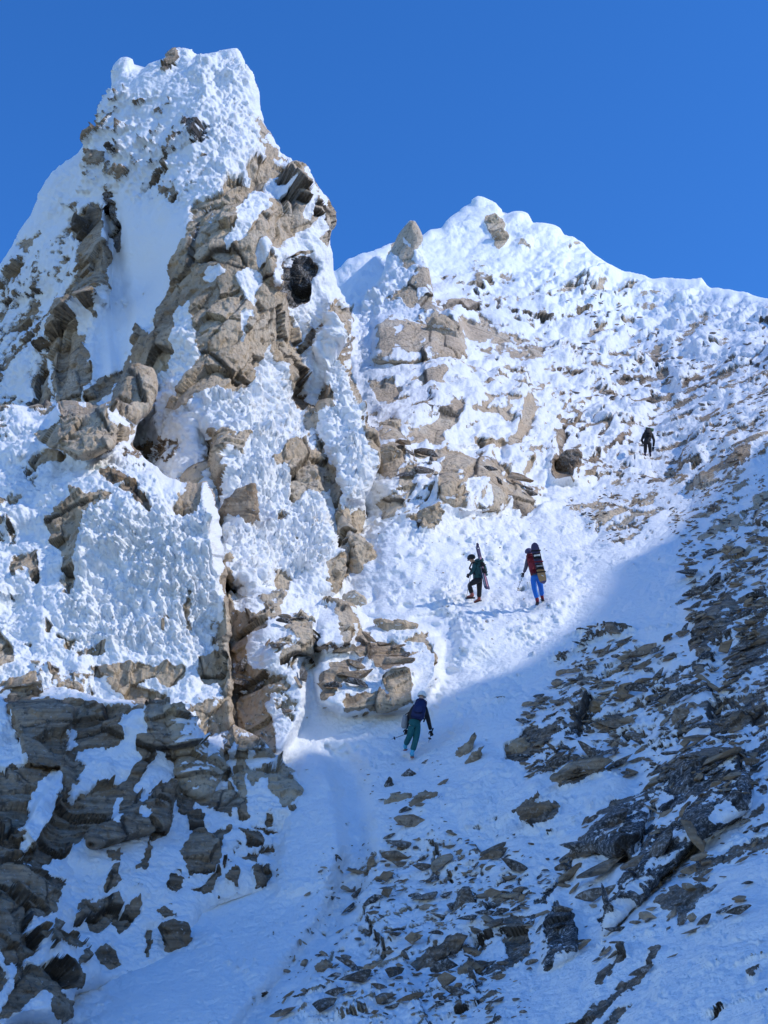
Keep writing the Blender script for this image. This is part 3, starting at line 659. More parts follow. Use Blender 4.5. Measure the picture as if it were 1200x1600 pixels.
# ------------------------------------------------------------------ single rocks
import bmesh
_bm = {}
def ico(k):
    if k not in _bm:
        b = bmesh.new(); bmesh.ops.create_icosphere(b, subdivisions=k, radius=1)
        _bm[k] = (np.array([v.co[:] for v in b.verts]), np.array([[v.index for v in f.verts] for f in b.faces])); b.free()
    return _bm[k]
def vnorm(V, Fc):
    n = np.zeros_like(V); fn = np.cross(V[Fc[:, 1]]-V[Fc[:, 0]], V[Fc[:, 2]]-V[Fc[:, 0]])
    for k in range(3): np.add.at(n, Fc[:, k], fn)
    return n/(np.linalg.norm(n, axis=1, keepdims=True)+1e-12)
def rock_mesh(name, V, Fc, tn, snow, origin, smooth=True, seed=0):
    me = mesh_np(name, V-origin, Fc, smooth)
    nz = vnorm(V, Fc)[:, 2]
    r = np.full(len(V), 0.35) if snow is None else (snow-nz)*0.9 + 0.35*perlin(V/0.25, seed+9)
    for an_, arr in (('rock', r), ('tone', np.full(len(V), tn))):
        at = me.attributes.new(an_, 'FLOAT', 'POINT'); at.data.foreach_set('value', arr.astype(np.float32))
    me.materials.append(M_MT)
    return me
def chop(V, rs, n, lo=0.45, hi=0.9):
    for _ in range(n):
        d = rs.normal(size=3); d /= np.linalg.norm(d); h = rs.uniform(lo, hi)
        e = V @ d-h; V = V - np.where(e > 0, e, 0)[:, None]*d
    return V
def boulder(outline, label, sheet_='mountain_slope', tn=0.1, thick=0.7, snow=0.75, off=0.0, name='boulder', cat='boulder'):
    Q = poly(outline); c = Q.mean(0)
    P0 = surf(sheet_, c[0], c[1]); d = (P0-CAM) @ AF
    V, Fc = ico(5 if np.ptp(Q, 0).max() > 26 else 4)
    ang = np.arctan2(Q[:, 1]-c[1], Q[:, 0]-c[0]); th = np.arctan2(V[:, 1], V[:, 0])
    # radius of the outline along each direction (ray against polygon)
    rad = np.zeros(len(V)); dx, dy = np.cos(th), np.sin(th)
    for i in range(len(Q)):
        a = Q[i]-c; b = Q[(i+1) % len(Q)]-c; e = b-a
        den = dx*e[1]-dy*e[0]; den = np.where(np.abs(den) < 1e-9, 1e-9, den)
        t = (a[0]*e[1]-a[1]*e[0])/den; u = (a[0]*dy-a[1]*dx)/den
        ok = (t > 0) & (u >= -1e-6) & (u <= 1+1e-6); rad = np.where(ok, np.maximum(rad, t), rad)
    rho = np.hypot(V[:, 0], V[:, 1])**0.55
    m = d/F; R = np.sqrt(abs(np.prod(np.ptp(Q, 0))))*0.5*m
    W = np.stack([rad*rho*dx*m, -rad*rho*dy*m, np.sign(V[:, 2])*np.abs(V[:, 2])**0.7*R*thick], 1)   # right, up, towards us
    rs = np.random.RandomState(int(c[0]*7+c[1])); 
    for _ in range(5):
        dd = rs.normal(size=3); dd[2] = abs(dd[2])*1.6; dd /= np.linalg.norm(dd); h = (W @ dd).max()*rs.uniform(0.55, 0.8)
        e = W @ dd-h; lim = np.where(e > 0, e, 0)*np.clip(W[:, 2]/(R*thick*0.4), 0, 1); W = W - lim[:, None]*dd
    Pw = P0 + W[:, :1]*AX + W[:, 1:2]*AU - W[:, 2:]*AF + AF*off
    sc = max(R, 0.12)
    h2, c2 = cells(Pw @ np.array([[1, .2, 0], [0, 1, .3], [.3, 0, 2.0]]), sc*0.9, 3); h3, c3 = cells(Pw, sc*0.33, 8)
    Pw = Pw + vnorm(Pw, Fc)*(0.16*h2+0.06*h3-0.05*np.exp(-c2*9)+0.06*fbm(Pw, sc*0.3, 3, seed=4))[:, None]*sc
    o = bpy.data.objects.new(name, rock_mesh(name, Pw, Fc, tn, snow, P0, seed=int(c[0]))); o.location = P0; COL.objects.link(o)
    return tag(o, label, cat)
B = boulder
B('553,845 560,842 570,848 585,860 597,880 605,893 600,910 585,922 570,924 556,919 551,897 555,870', 'tall tan boulder with a pointed top at the tower foot, left of the two climbers', tn=0.0, thick=0.9, snow=0.95)
B('537,925 555,920 572,935 574,950 565,960 548,955 536,942', 'small blocky yellowish boulder in the snow just below the tall pointed tan boulder', tn=0.0, thick=0.9)
B('583,967 600,966 630,968 651,974 640,985 620,991 595,989', 'flat tan slab of rock lying on top of the dark ledges above the nearest climber', tn=0.1, thick=1.0)
B('341,817 357,794 373,779 399,768 403,785 405,817 387,835 364,838 347,832', 'dark wedge-shaped boulder sticking out of the rime under the tower', 'rock_tower', tn=0.6, thick=0.9, off=-0.4, snow=0.9)
B('644,817 672,805 685,818 681,835 665,839 648,829', 'rough brown boulder alone in the snow below the snowy rock band', tn=0.2)
B('592,656 603,650 620,651 629,663 624,678 605,680 594,673', 'yellow-tan boulder under a snow cap beside the tower spur', tn=0.0, thick=0.9)
B('585,730 598,705 618,700 631,712 622,740 605,749 588,742', 'slanting layered brown boulder at the left end of the rock band', tn=0.2, thick=0.8)
B('625,745 640,730 651,738 642,762 628,758', 'small orange-tan boulder right of the slanting layered boulder', tn=0.0)
B('622,536 640,510 659,531 652,550 640,560 626,549', 'squarish yellow-tan block at the foot of the small pinnacle', 'rock_pinnacle', tn=0.0, thick=0.9, off=-0.3)
B('661,521 690,496 715,512 718,548 705,563 680,556 664,546', 'broad tan block right of the squarish block below the pinnacle', 'rock_pinnacle', tn=0.1, thick=0.8, off=-0.4)
B('594,522 608,510 617,540 611,561 598,556', 'narrow upright tan block left of the squarish block below the pinnacle', 'rock_pinnacle', tn=0.1, off=-0.3)
B('760,345 774,339 781,352 776,363 764,358', 'upper of the two tan rocks showing through the snow dome of the peak', tn=0.1, thick=0.8)
B('768,368 784,360 794,372 790,385 776,392', 'lower, darker of the two tan rocks showing through the snow dome of the peak', tn=0.3, thick=0.8)
B('862,742 866,715 882,700 901,701 906,720 893,739 875,746', 'dark grey hollow rock half under snow, left of the highest climber', tn=0.8, thick=0.9, snow=0.8)
B('154,1480 168,1470 182,1485 192,1505 196,1520 180,1518 163,1509', 'grey-brown pointed boulder leaning in the shaded snow under the crag', 'rock_crag', tn=0.6, snow=0.95)
B('250,1449 268,1443 289,1450 299,1473 286,1498 262,1515 248,1521 257,1495 262,1470', 'dark brown hook-shaped boulder at the edge of the gully under the crag', 'rock_crag', tn=0.65, snow=0.95)
B('707,1436 716,1408 725,1390 735,1388 741,1408 748,1427 730,1435', 'large dark triangular stone standing up in the middle of the scree', tn=0.9, snow=0.95, name='stone', cat='stone')
B('624,1536 636,1514 662,1495 690,1477 712,1464 733,1466 722,1477 695,1490 672,1508 650,1527 638,1540', 'long curved dark stone arching over snow low in the scree', tn=0.8, snow=0.95, name='stone', cat='stone', thick=0.6)
B('717,1517 735,1503 757,1515 745,1527 722,1531', 'rusty brown angular stone near the bottom of the scree', tn=0.45, snow=0.97, name='stone', cat='stone')
B('720,1471 740,1475 758,1491 745,1494 732,1491', 'brown stone touching the upper end of the long curved stone', tn=0.7, snow=0.95, name='stone', cat='stone')
B('566,1526 580,1518 600,1512 606,1536 590,1534', 'smooth grey-green stone on the left part of the scree', tn=0.5, snow=0.99, name='stone', cat='stone')
B('489,1531 495,1506 507,1496 521,1510 515,1518 500,1519', 'dark reddish boulder at the left edge of the scree beside the gully', tn=0.75, snow=0.95, name='stone', cat='stone')
B('868,1238 900,1214 960,1203 967,1210 920,1231 890,1242', 'long flat grey slab jutting out of the right slope', tn=0.6, snow=0.9, name='stone_slab', cat='rock slab')
B('811,1277 840,1264 880,1269 871,1286 848,1297 820,1293', 'rounded blue-grey rock in the snow below the long flat slab', tn=0.7, snow=0.9, name='stone', cat='stone')
B('784,1168 800,1149 815,1144 834,1164 825,1176 800,1176', 'pale triangular rock framed by dark stones right of the nearest climber', tn=0.4, snow=0.9, name='stone', cat='stone')
B('904,1124 925,1085 945,1080 956,1092 932,1108 910,1128', 'tilted plank-like grey stone among the flakes on the right slope', tn=0.5, snow=0.95, name='stone_slab', cat='rock slab', thick=0.5)
B('1028,1097 1050,1080 1067,1077 1064,1098 1040,1101', 'flat grey block on the right slope above a snow hollow', tn=0.6, snow=0.95, name='stone', cat='stone')
B('1050,1137 1056,1105 1075,1108 1080,1118 1066,1126 1063,1150 1055,1147', 'upright dark flake of rock below the flat grey block', tn=0.8, snow=0.95, name='stone', cat='stone')
B('704,1192 722,1172 745,1150 736,1175 716,1206', 'thin pale flake pointing up the slope, right of the nearest climber', tn=0.5, snow=0.95, name='stone_slab', cat='rock slab', thick=0.6)
B('724,1202 740,1180 758,1170 752,1186 735,1213', 'pale tapering flake just right of and below the thin pale flake', tn=0.45, snow=0.95, name='stone_slab', cat='rock slab', thick=0.6)
B('599,1264 602,1250 612,1240 640,1239 646,1250 622,1251', 'pinkish tan curved stone below the nearest climber', tn=0.2, snow=0.95, name='stone', cat='stone')
B('630,1268 650,1247 685,1239 682,1247 655,1256 636,1270', 'thin arched brown stone right of the pinkish curved stone', tn=0.5, snow=0.95, name='stone', cat='stone')
B('627,1213 640,1202 651,1210 640,1221', 'small black stone in the snow below the nearest climber', tn=0.95, snow=0.99, name='stone', cat='stone')
B('600,1226 610,1212 618,1230 612,1238', 'small black stone left of and lower than its black neighbour', tn=0.95, snow=0.99, name='stone', cat='stone')

def flake(kind, rs):
    V, Fc = ico(3); V = chop(V, rs, 11, 0.30, 0.62)*np.array([1.5, 0.95, 0.5])
    return V, Fc
PROTO = []
for k in range(14):
    rs = np.random.RandomState(40+k); V, Fc = flake(1, rs)
    me = rock_mesh('stone', V*1.25, Fc, [0.72, 0.9, 0.55, 0.98][k % 4], [None, 1.35, 1.25][k % 3], np.zeros(3), smooth=False, seed=k)
    PROTO.append(me)
def place(px, py, size, rs, ang, sheet_='mountain_slope'):
    p = surf(sheet_, px, py); q = surf(sheet_, px+12, py); r_ = surf(sheet_, px, py-12)
    d = (p-CAM) @ AF; m = d/F
    n = np.cross(q-p, r_-p); n /= np.linalg.norm(n)+1e-9
    if n @ (CAM-p) < 0: n = -n
    n = n + 0.5*np.array([0, 0, 1.0]) + rs.normal(size=3)*0.30; n /= np.linalg.norm(n)
    a = math.radians(ang+rs.normal()*20)
    t = math.cos(a)*AX+math.sin(a)*AU; t = t-(t @ n)*n; t /= np.linalg.norm(t)
    b = np.cross(n, t)
    s3 = np.array([size, size*rs.uniform(0.6, 1.0), size*rs.uniform(0.6, 1.25)])*m*0.5
    Mx = np.stack([t*s3[0], b*s3[1], n*s3[2]], 1)
    return p + n*s3[2]*0.55, Mx
ZONES = [ # outline, count, min, max size (photo px), bedding angle, name of the place, group
 ('555,1330 640,1290 760,1300 830,1380 800,1470 700,1470 560,1460 520,1440', 56, 13, 36, 25, 'upper scree', 'stones in the upper half of the scree'),
 ('500,1460 700,1470 800,1470 780,1600 430,1600 450,1540', 60, 14, 42, 22, 'lower scree', 'stones in the lower half of the scree'),
 ('590,1200 690,1190 700,1290 600,1300 560,1290', 8, 8, 17, 20, 'snow below nearest climber', 'stones below the nearest climber'),
 ('862,1010 920,985 1010,1010 1060,1020 1030,1070 960,1130 900,1110 800,1150 790,1120 850,1060', 38, 12, 36, 14, 'flakes right of gully', 'flakes right of the gully'),
 ('820,1160 960,1130 1060,1090 1200,1060 1200,1180 1000,1200 880,1220', 32, 12, 42, 32, 'flakes above dark slabs', 'flakes above the dark slabs'),
 ('1080,880 1200,840 1200,1040 1120,1020 1060,960', 26, 12, 38, 34, 'rocks at right edge', 'flakes at the right edge'),
 ('505,1045 560,1005 640,1000 645,1050 600,1095 510,1095', 11, 22, 46, 4, 'ledges above nearest climber', 'slabs of the ledges above the nearest climber'),
 ('600,700 700,710 840,750 830,790 700,785 600,740', 14, 14, 34, 12, 'rock band above skiers', 'slabs of the rock band'),
 ('375,960 470,950 480,1100 420,1170 370,1100', 16, 12, 30, 35, 'ledges at tower foot', 'slabs at the tower foot'),
 ('840,1400 940,1300 1060,1180 1200,1180 1200,1330 1060,1400 940,1480 860,1500', 20, 22, 70, 40, 'dark slab complex', 'slabs of the dark slab complex'),
 ('900,1560 1000,1420 1130,1370 1200,1340 1200,1420 1050,1520 960,1600', 12, 14, 50, 40, 'snowfield in right corner', 'slabs in the right corner snowfield'),
]
rs = np.random.RandomState(11); total = 0
def rand_in(V):
    lo, hi = V.min(0), V.max(0)
    while True:
        p = lo+rs.rand(2)*(hi-lo)
        if inside(np.array([p[0]]), np.array([p[1]]), V)[0]: return p
proto_obj = {}
for zn, cnt, a0, a1, ang, plc, grp in ZONES:
    V = poly(zn); v0, v1 = V.min(0), V.max(0)
    for i in range(cnt):
        p = rand_in(V); sz = a0+(a1-a0)*rs.rand()**2.2
        loc, Mx = place(p[0], p[1], sz, rs, ang)
        k = rs.randint(len(PROTO))
        if k not in proto_obj: o = proto_obj[k] = bpy.data.objects.new('stone', PROTO[k])
        else: o = proto_obj[k].copy()
        COL.objects.link(o)
        L4 = np.eye(4); L4[:3, :3] = Mx; L4[:3, 3] = loc; o.matrix_world = Matrix(L4.tolist())
        gx = min(4, int(5*(p[0]-v0[0])/(v1[0]-v0[0]))); gy = min(2, int(3*(p[1]-v0[1])/(v1[1]-v0[1])))
        lab = '%s %s stone, %s, %s of %s' % (['small', 'medium', 'large'][0 if sz < a0+3 else (1 if sz < a0+10 else 2)], ['grey-brown', 'dark', 'pale', 'black'][k % 4] if k % 3 == 0 else ['snow-topped grey-brown', 'snow-topped dark', 'snow-topped pale', 'snow-topped black'][k % 4],
              ['far left', 'left', 'middle', 'right', 'far right'][gx], ['top', 'middle height', 'bottom'][gy], plc)
        tag(o, lab, 'stone', grp); total += 1
_by = {}
for o in list(COL.objects):
    if o.get('group') and o.type == 'MESH': _by.setdefault(o['label'], []).append(o)
for lab, L_ in _by.items():
    if 1 < len(L_) < 4:
        L_.sort(key=lambda o: W2P(np.array(o.matrix_world.translation))[0])
        for o, wd in zip(L_, ['left twin', 'right twin'] if len(L_) == 2 else ['leftmost triplet', 'middle triplet', 'rightmost triplet']): o['label'] = lab+', '+wd
# the uncountable small chips
CH = [('500,1320 830,1300 830,1600 420,1600', 520, 3, 13, 25), ('800,1150 870,1030 930,985 1040,1010 1060,1060 900,1210 830,1230', 420, 4, 22, 16), ('900,1210 1060,1060 1040,990 1200,970 1200,1250 1000,1225', 460, 4, 26, 30), ('780,1380 880,1320 1060,1180 1200,1200 1200,1420 1000,1500 840,1540', 160, 5, 30, 40), ('1070,870 1200,820 1200,1000 1080,980', 240, 4, 22, 30), ('1040,800 1200,690 1200,830 1060,880', 260, 3, 12, 28),
      ('880,780 1030,740 1200,600 1200,700 1060,800 960,850 900,840', 260, 3, 10, 14), ('560,1190 700,1190 700,1330 600,1330', 50, 3, 6, 15), ('1000,1250 1200,1240 1200,1330 1050,1390', 90, 4, 18, 34), ('760,1400 860,1340 900,1330 840,1440 800,1500', 90, 4, 14, 38),
      ('860,470 1200,500 1200,640 880,640', 150, 4, 13, 18), ('600,800 860,780 900,960 700,1040', 60, 2, 4, 15)]
def clump(p, k):
    return perlin(np.array([[p[0]/46.0+p[1]/110.0, p[1]/30.0-p[0]/90.0, k*3.1]]), 77)[0] > -0.03
VV = []; FF = []; tt = []; nv = 0
for zn, cnt, a0, a1, ang in CH:
    V = poly(zn)
    for i in range(cnt):
        p = rand_in(V)
        for _ in range(12):
            if clump(p, 1) or rs.rand() < 0.08: break
            p = rand_in(V)
        loc, Mx = place(p[0], p[1], a0+(a1-a0)*rs.rand()**2.4, rs, ang)
        v, f = ico(2); v = (chop(v, rs, 8, 0.3, 0.62)*np.array([1.5, 0.95, 0.45])) @ Mx.T + loc
        VV.append(v); FF.append(f+nv); nv += len(v); tt.append(np.full(len(v), rs.choice([0.5, 0.7, 0.8, 0.9, 0.97])))
me = mesh_np('scree', np.concatenate(VV), np.concatenate(FF), False); me.materials.append(M_MT)
for an_, arr in (('rock', np.full(nv, 0.4)), ('tone', np.concatenate(tt))):
    at = me.attributes.new(an_, 'FLOAT', 'POINT'); at.data.foreach_set('value', arr.astype(np.float32))
o = bpy.data.objects.new('scree', me); COL.objects.link(o); tag(o, kind='stuff')

# ------------------------------------------------------------------ plain materials for people and gear
def plain(name, col, rough=0.7, spec=0.3, var=0.25, scale=30.0):
    s = NT(name); g = s.n('ShaderNodeTexCoord').outputs['Object']; n = s.noise(scale, 4, 0.6, g)
    c = s.mix(n, tuple(v*(1-var) for v in col)+(1,), tuple(min(1, v*(1+var)) for v in col)+(1,))
    s.t.links.new(c, s.b.inputs['Base Color']); s.b.inputs['Roughness'].default_value = rough; s.b.inputs['Specular IOR Level'].default_value = spec
    bp = s.n('ShaderNodeBump', i={'Strength': 0.35, 'Distance': 0.02, 'Height': s.noise(scale*0.5, 3, 0.6, g)}); s.t.links.new(bp.outputs[0], s.b.inputs['Normal'])
    return s.m
MP = {k: plain(k+'_fabric', v) for k, v in dict(black=(0.018, 0.018, 0.022), navy=(0.022, 0.03, 0.10), teal=(0.012, 0.11, 0.12), darkteal=(0.02, 0.075, 0.08), blue=(0.015, 0.15, 0.60),
      slate=(0.09, 0.09, 0.13), maroon=(0.20, 0.02, 0.035), rust=(0.33, 0.10, 0.08), sky=(0.10, 0.42, 0.62), white=(0.75, 0.75, 0.73), tanwood=(0.42, 0.25, 0.12), grey=(0.30, 0.30, 0.31),
      skin=(0.55, 0.34, 0.25), plum=(0.07, 0.06, 0.13), pink=(0.60, 0.30, 0.36), green=(0.10, 0.22, 0.10), metal=(0.12, 0.12, 0.13)).items()}
def skin_mesh(name, pts, eds, rad, mat, parent=None, sub=1):
    me = bpy.data.meshes.new(name+'_cage'); me.from_pydata([tuple(p) for p in pts], eds, []); ob = bpy.data.objects.new(name, me); COL.objects.link(ob)
    m = ob.modifiers.new('s', 'SKIN')
    for i, v in enumerate(me.skin_vertices[0].data): v.radius = (rad[i], rad[i]) if not isinstance(rad[i], tuple) else rad[i]; v.use_root = (i == 0)
    m.use_smooth_shade = True; b = ob.modifiers.new('b', 'SUBSURF'); b.levels = sub; b.render_levels = sub
    dg = bpy.context.evaluated_depsgraph_get(); dg.update(); nm = bpy.data.meshes.new_from_object(ob.evaluated_get(dg))
    ob.modifiers.clear(); ob.data = nm; bpy.data.meshes.remove(me); nm.name = name; nm.materials.clear(); nm.materials.append(mat)
    nm.polygons.foreach_set('use_smooth', [True]*len(nm.polygons)); ob.parent = parent
    return ob
def chain(name, pts, rad, mat, parent=None, sub=1):
    return skin_mesh(name, pts, [(i, i+1) for i in range(len(pts)-1)], rad, mat, parent, sub)
def boxm(name, fr, size, mat, parent=None, bev=0.02, seg=2, shape=None):
    """rounded box: fr = (centre, right, up, out)"""
    c, r, u, o_ = [np.array(v, float) for v in fr]
    b = bmesh.new(); bmesh.ops.create_cube(b, size=1.0)
    bmesh.ops.subdivide_edges(b, edges=b.edges[:], cuts=2, use_grid_fill=True)
    for v in b.verts:
        x, y, z = v.co
        if shape: x, y, z = shape(x, y, z)
        v.co = Vector(c + r*x*size[0] + u*y*size[1] + o_*z*size[2])
    bmesh.ops.bevel(b, geom=[e for e in b.edges if e.calc_face_angle(0) > 0.6], offset=bev, segments=seg, affect='EDGES')
    bmesh.ops.recalc_face_normals(b, faces=b.faces)
    me = bpy.data.meshes.new(name); b.to_mesh(me); b.free(); me.materials.append(mat)
    me.polygons.foreach_set('use_smooth', [True]*len(me.polygons))
    ob = bpy.data.objects.new(name, me); COL.objects.link(ob); ob.parent = parent
    return ob
def plank(name, p0, p1, width, thick, side, prof, mat, parent=None, out_curve=0.0, n=24):
    """ski or snowboard from p0 to p1; prof(t) = half width factor"""
    p0, p1, side = [np.array(v, float) for v in (p0, p1, side)]
    ax = p1-p0; L = np.linalg.norm(ax); ax /= L; side = side-(side @ ax)*ax; side /= np.linalg.norm(side); nr = np.cross(ax, side)
    if nr[1] > 0: nr = -nr
    V = []; Fc = []
    for i in range(n+1):
        t = i/n; c = p0+ax*L*t + nr*out_curve*(max(0, t-0.88)/0.12)**2 + nr*out_curve*(max(0, 0.1-t)/0.1)**2; w_ = width*0.5*prof(t)
        for sx, sz in ((-1, -1), (1, -1), (1, 1), (-1, 1)): V.append(c+side*w_*sx+nr*thick*0.5*sz)
    for i in range(n):
        for k in range(4): Fc.append((i*4+k, i*4+(k+1) % 4, (i+1)*4+(k+1) % 4, (i+1)*4+k))
    Fc += [(3, 2, 1, 0), (n*4, n*4+1, n*4+2, n*4+3)]
    me = bpy.data.meshes.new(name); me.from_pydata([tuple(v) for v in V], [], Fc); me.materials.append(mat)
    ob = bpy.data.objects.new(name, me); COL.objects.link(ob); ob.parent = parent
    return ob
def rod(name, a, b_, r, mat, parent=None, r2=None):
    a = np.array(a, float); b_ = np.array(b_, float); d = b_-a; L = np.linalg.norm(d); d /= L
    s_ = np.cross(d, [0.3, 0.5, 0.81]); s_ /= np.linalg.norm(s_); t_ = np.cross(d, s_); V = []; Fc = []; k = 8
    for j, (q, rr) in enumerate(((a, r), (b_, r2 or r))):
        for i in range(k): an_ = 2*math.pi*i/k; V.append(q+rr*(math.cos(an_)*s_+math.sin(an_)*t_))
    for i in range(k): Fc.append((i, (i+1) % k, k+(i+1) % k, k+i))
    Fc += [tuple(range(k))[::-1], tuple(range(k, 2*k))]
    me = bpy.data.meshes.new(name); me.from_pydata([tuple(v) for v in V], [], Fc); me.materials.append(mat)
    ob = bpy.data.objects.new(name, me); COL.objects.link(ob); ob.parent = parent
    return ob
def empty(name, loc):
    o = bpy.data.objects.new(name, None); COL.objects.link(o); o.location = loc; o.empty_display_size = 0.2
    return o
class Pose:
    """turn picture-plane offsets (photo px) plus metres away into local metres about the feet"""
    def __init__(s, fx, fy, D):
        s.fx, s.fy, s.D = fx, fy, D; s.o = P2W(fx, fy, D)
    def __call__(s, px, py, dy=0.0):
        return (P2W(px, py, s.D+dy)-s.o).ravel()[:3]
def hand(name, wrist, elbow, mat, parent, curl=1.0, tip=None):
    """glove: palm, four unequal bent fingers and a thumb leaving the side of the palm"""
    w_ = np.array(wrist); d = w_-np.array(elbow); d /= np.linalg.norm(d)
    sd = np.cross(d, [0.1, 1.0, 0.2]); sd /= np.linalg.norm(sd); nn = np.cross(d, sd)
    pts = [w_, w_+d*0.05, w_+d*0.085]; rad = [0.034, (0.042, 0.03), (0.044, 0.026)]; eds = [(0, 1), (1, 2)]
    for i, (o_, L) in enumerate(((-0.033, 0.075), (-0.011, 0.085), (0.011, 0.08), (0.033, 0.062))):
        b0 = w_+d*0.095+sd*o_; k = len(pts)
        c1 = b0+d*L*0.4+nn*0.008; c2 = c1+d*L*0.15+nn*L*0.4*curl; c3 = c2-d*L*0.25*curl+nn*L*0.15
        pts += [b0, c1, c2, c3]; rad += [0.014, 0.013, 0.012, 0.010]; eds += [(2, k), (k, k+1), (k+1, k+2), (k+2, k+3)]
    k = len(pts); tb = w_+d*0.035-sd*0.045
    pts += [tb, tb+d*0.03-sd*0.02+nn*0.015, tb+d*0.055-sd*0.01+nn*0.04]; rad += [0.016, 0.014, 0.012]; eds += [(1, k), (k, k+1), (k+1, k+2)]
    return skin_mesh(name, pts, eds, rad, mat, parent, 1)
def person(label, ps, J, cl, scale=1.0):
    """J: joint name -> local point; cl: clothing materials"""
    root = empty('person', ps.o); tag(root, label, 'person')
    R = scale
    hd = J['head']; nk = J['neck']; ch = J['chest']; pv = J['pelvis']
    # one continuous body
    names = ['pelvis', 'chest', 'neck', 'head', 'crown']; J['crown'] = hd+(hd-nk)/np.linalg.norm(hd-nk)*0.09
    pts = [J[n] for n in names]; rad = [0.06, 0.09, 0.055, 0.085, 0.06]; eds = [(0, 1), (1, 2), (2, 3), (3, 4)]
    for sde in 'lr':
        k = len(pts); pts += [J['sh'+sde], J['el'+sde], J['ha'+sde]]; rad += [0.045, 0.036, 0.028]; eds += [(1, k), (k, k+1), (k+1, k+2)]
        k = len(pts); pts += [J['hip'+sde], J['kn'+sde], J['an'+sde]]; rad += [0.06, 0.045, 0.035]; eds += [(0, k), (k, k+1), (k+1, k+2)]
    k = len(pts); nd = J['face']; pts.append(hd+nd*0.10); rad.append(0.016); eds.append((3, k))     # nose
    skin_mesh('body', pts, eds, [r*R for r in rad], MP['skin'], root, 2)
    # jacket
    mid = (pv*0.55+ch*0.45)
    pts = [mid, pv+(ch-pv)*0.05, ch, nk]; rad = [(0.165, 0.13), (0.17, 0.145), (0.17, 0.13), 0.075]; eds = [(1, 0), (0, 2), (2, 3)]
    for sde in 'lr':
        k = len(pts); a, b_, c = J['sh'+sde], J['el'+sde], J['ha'+sde]
        pts += [a, (a+b_)/2, b_, (b_+c)/2, c]; rad += [0.085, 0.07, 0.062, 0.055, 0.048]; eds += [(2, k), (k, k+1), (k+1, k+2), (k+2, k+3), (k+3, k+4)]
    skin_mesh('jacket', pts, eds, [tuple(x*R for x in r) if isinstance(r, tuple) else r*R for r in rad], cl['jacket'], root, 2)
    # trousers
    pts = [pv, pv+(ch-pv)*0.18]; rad = [(0.165, 0.14), (0.15, 0.125)]; eds = [(0, 1)]
    for sde in 'lr':
        k = len(pts); a, b_, c = J['hip'+sde], J['kn'+sde], J['an'+sde]
        pts += [a, (a+b_)/2, b_, (b_*0.45+c*0.55), b_*0.1+c*0.9]; rad += [0.115, 0.10, 0.082, 0.078, 0.082]; eds += [(0, k), (k, k+1), (k+1, k+2), (k+2, k+3), (k+3, k+4)]
    skin_mesh('trousers', pts, eds, [tuple(x*R for x in r) if isinstance(r, tuple) else r*R for r in rad], cl['trousers'], root, 2)
    for sde in 'lr':
        an_ = J['an'+sde]; td = J.get('toe'+sde, np.array([0, 0.2, 0.03]))
        heel = an_-td*0.25+np.array([0, 0, -0.07])
        bt = skin_mesh('boot', [an_+(J['kn'+sde]-an_)*0.32, an_, an_+np.array([0, 0, -0.05]), heel, an_+td*0.6+np.array([0, 0, -0.06]), an_+td+np.array([0, 0, -0.075])],
                  [(0, 1), (1, 2), (2, 3), (2, 4), (4, 5)], [0.062, 0.058, 0.05, 0.042, (0.048, 0.038), (0.042, 0.03)], cl['boot'], root, 1)
        sl_ = boxm('sole', (an_+td*0.35+np.array([0, 0, -0.115]), np.cross(td, [0, 0, 1])/np.linalg.norm(td), td/np.linalg.norm(td), [0, 0, 1]), (0.10, 0.30, 0.025), cl.get('sole', MP['black']), bt, 0.008)
        hand('glove', J['ha'+sde], J['el'+sde], cl['glove'], root)
    # helmet or hat
    up = (hd-nk)/np.linalg.norm(hd-nk)
    V, Fc = ico(4); V = V*np.array([0.118, 0.135, 0.115]); V = V[:, :]
    fz = J['face']-(J['face'] @ up)*up; fz /= np.linalg.norm(fz); rt = np.cross(fz, up)
    sh_ = (V @ np.array([0, -0.4, 1.0])) > -0.045
    Vw = hd+up*0.03+V[:, :1]*rt+V[:, 1:2]*fz+V[:, 2:]*up
    Fk = Fc[sh_[Fc].all(1)]; used = np.unique(Fk); mp_ = -np.ones(len(V), int); mp_[used] = np.arange(len(used))
    me = mesh_np('helmet', Vw[used], mp_[Fk]); me.materials.append(cl['helmet']); ho = bpy.data.objects.new(cl.get('hat', 'helmet'), me); COL.objects.link(ho); ho.parent = root
    so_ = ho.modifiers.new('t', 'SOLIDIFY'); so_.thickness = 0.012
    if 'goggles' in cl:
        chain('goggles', [hd+fz*0.095-rt*0.08+up*0.01, hd+fz*0.12-rt*0.03+up*0.01, hd+fz*0.12+rt*0.03+up*0.01, hd+fz*0.095+rt*0.08+up*0.01], [0.028]*4, cl['goggles'], ho)
    return root
def pole(label, ps, hand_, tip, col='metal', group=None):
    root = empty('ski_pole', ps.o); tag(root, label, 'ski pole', group)
    h = np.array(hand_); t = np.array(tip); d = (t-h)/np.linalg.norm(t-h)
    rod('shaft', h, t, 0.009, MP[col], root, 0.007); rod('grip', h-d*0.10, h+d*0.05, 0.018, MP['black'], root, 0.015)
    V, Fc = ico(2); q = t-d*0.08
    s_ = np.cross(d, [0.3, 0.5, 0.8]); s_ /= np.linalg.norm(s_); u_ = np.cross(d, s_)
    me = mesh_np('basket', q+V[:, :1]*s_*0.048+V[:, 1:2]*u_*0.048+V[:, 2:]*d*0.01, Fc); me.materials.append(MP['black']); o = bpy.data.objects.new('basket', me); COL.objects.link(o); o.parent = root
    rod('tip', t-d*0.01, t+d*0.05, 0.005, MP['grey'], root, 0.002)
    return root
